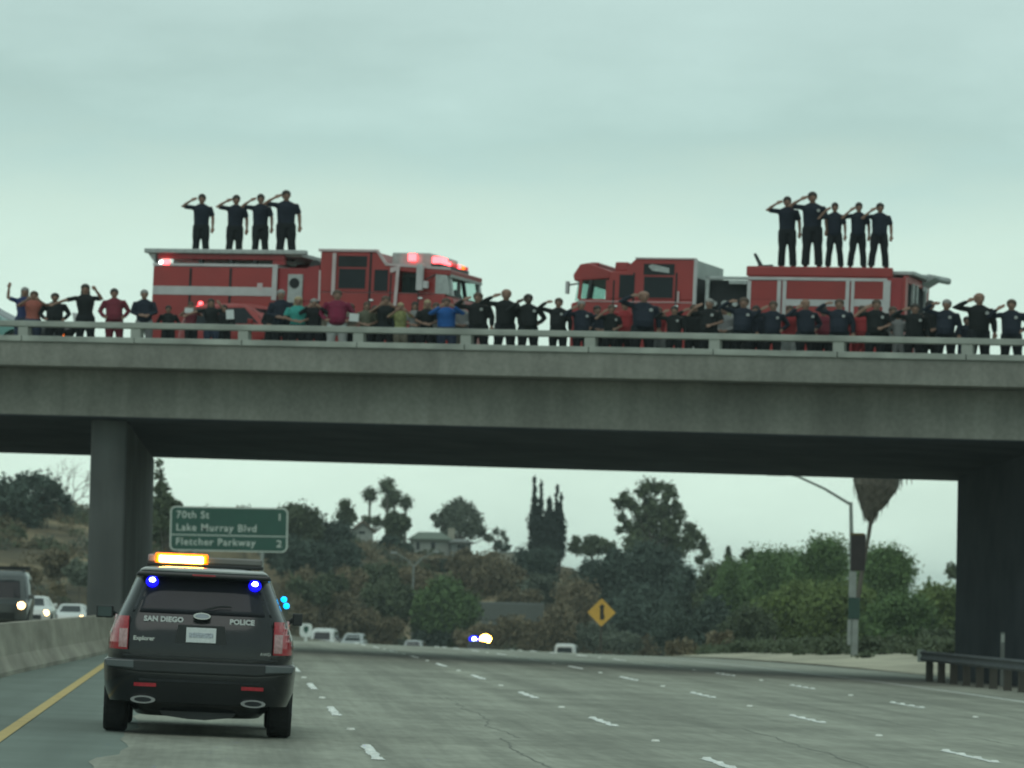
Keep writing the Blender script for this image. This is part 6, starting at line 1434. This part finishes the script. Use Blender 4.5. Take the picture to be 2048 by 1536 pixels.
tag(cloud_obj('verge_scrub', leaf_cloud(cl, .18, .5, .4), M['leaf_oak'], kind='stuff'), 'low scrub behind the right verge', 'scrub')
# more growth that hides most of the slope, as in the photo
for i, (px, py, w, h, Y, mt, lab) in enumerate([
 (605, 1165, 90, 50, 392, 'leaf_tan', 'tan dry brush right behind the patrol car mirror'), (690, 1160, 110, 44, 400, 'leaf_tan', 'tan dry brush on the middle slope under the gabled house'),
 (640, 1225, 90, 70, 386, 'leaf_tan', 'tan thicket above the small white marker sign'), (830, 1160, 90, 44, 405, 'leaf_tan', 'tan dry thicket left of the lamp pole at mid slope'),
 (890, 1128, 110, 30, 440, 'leaf_brown', 'dark brown brush in front of the chimney house'), (1000, 1160, 110, 70, 415, 'leaf_brown', 'brown brush above the retaining wall'),
 (1040, 1205, 90, 50, 402, 'leaf_brown', 'brush leaning over the retaining wall top'), (960, 1275, 110, 46, 382, 'leaf_tan', 'tan brush behind the distant patrol car lights'),
 (1075, 1275, 110, 50, 382, 'leaf_tan', 'tan brush left of the yellow sign foot'), (1150, 1205, 80, 80, 395, 'leaf_tan', 'tan dry brush just left of the yellow sign'),
 (1240, 1285, 110, 44, 380, 'leaf_grey', 'grey brush just right of the yellow sign foot'), (1250, 1230, 90, 90, 390, 'leaf_dark', 'dark thicket close behind the yellow sign'),
 (560, 1100, 80, 60, 410, 'leaf_dark', 'dark thicket seen under the exit sign'), (700, 1270, 90, 40, 382, 'leaf_brown', 'low brown brush behind the crest left'),
 (870, 1278, 110, 34, 382, 'leaf_dark', 'dark brush line behind the crest at the lamp pole'), (60, 1105, 100, 30, 385, 'leaf_oak', 'olive thicket left hillside under the oak'),
 (1440, 1190, 90, 120, 345, 'leaf_oak', 'olive tree joining dark trees and the green grove'), (1430, 1255, 110, 90, 300, 'leaf_dark', 'dark thicket at the left foot of the green grove'),
 (1350, 1262, 110, 70, 330, 'leaf_dark', 'dark thicket low right of the yellow sign')]):
    bush(lab, px, py, w, h, Y, mt, n=9, seed=90+i)
bush('low shrub in front of the green roofed white house', 862, 1108, 70, 18, 462, 'leaf_oak', n=8, seed=201)
bush('shrub at the left foot of the green roofed white house', 815, 1100, 30, 26, 463, 'leaf_dark', n=6, seed=202)
bush('shrub in front of the grey annex', 925, 1108, 50, 22, 460, 'leaf_brown', n=6, seed=203)
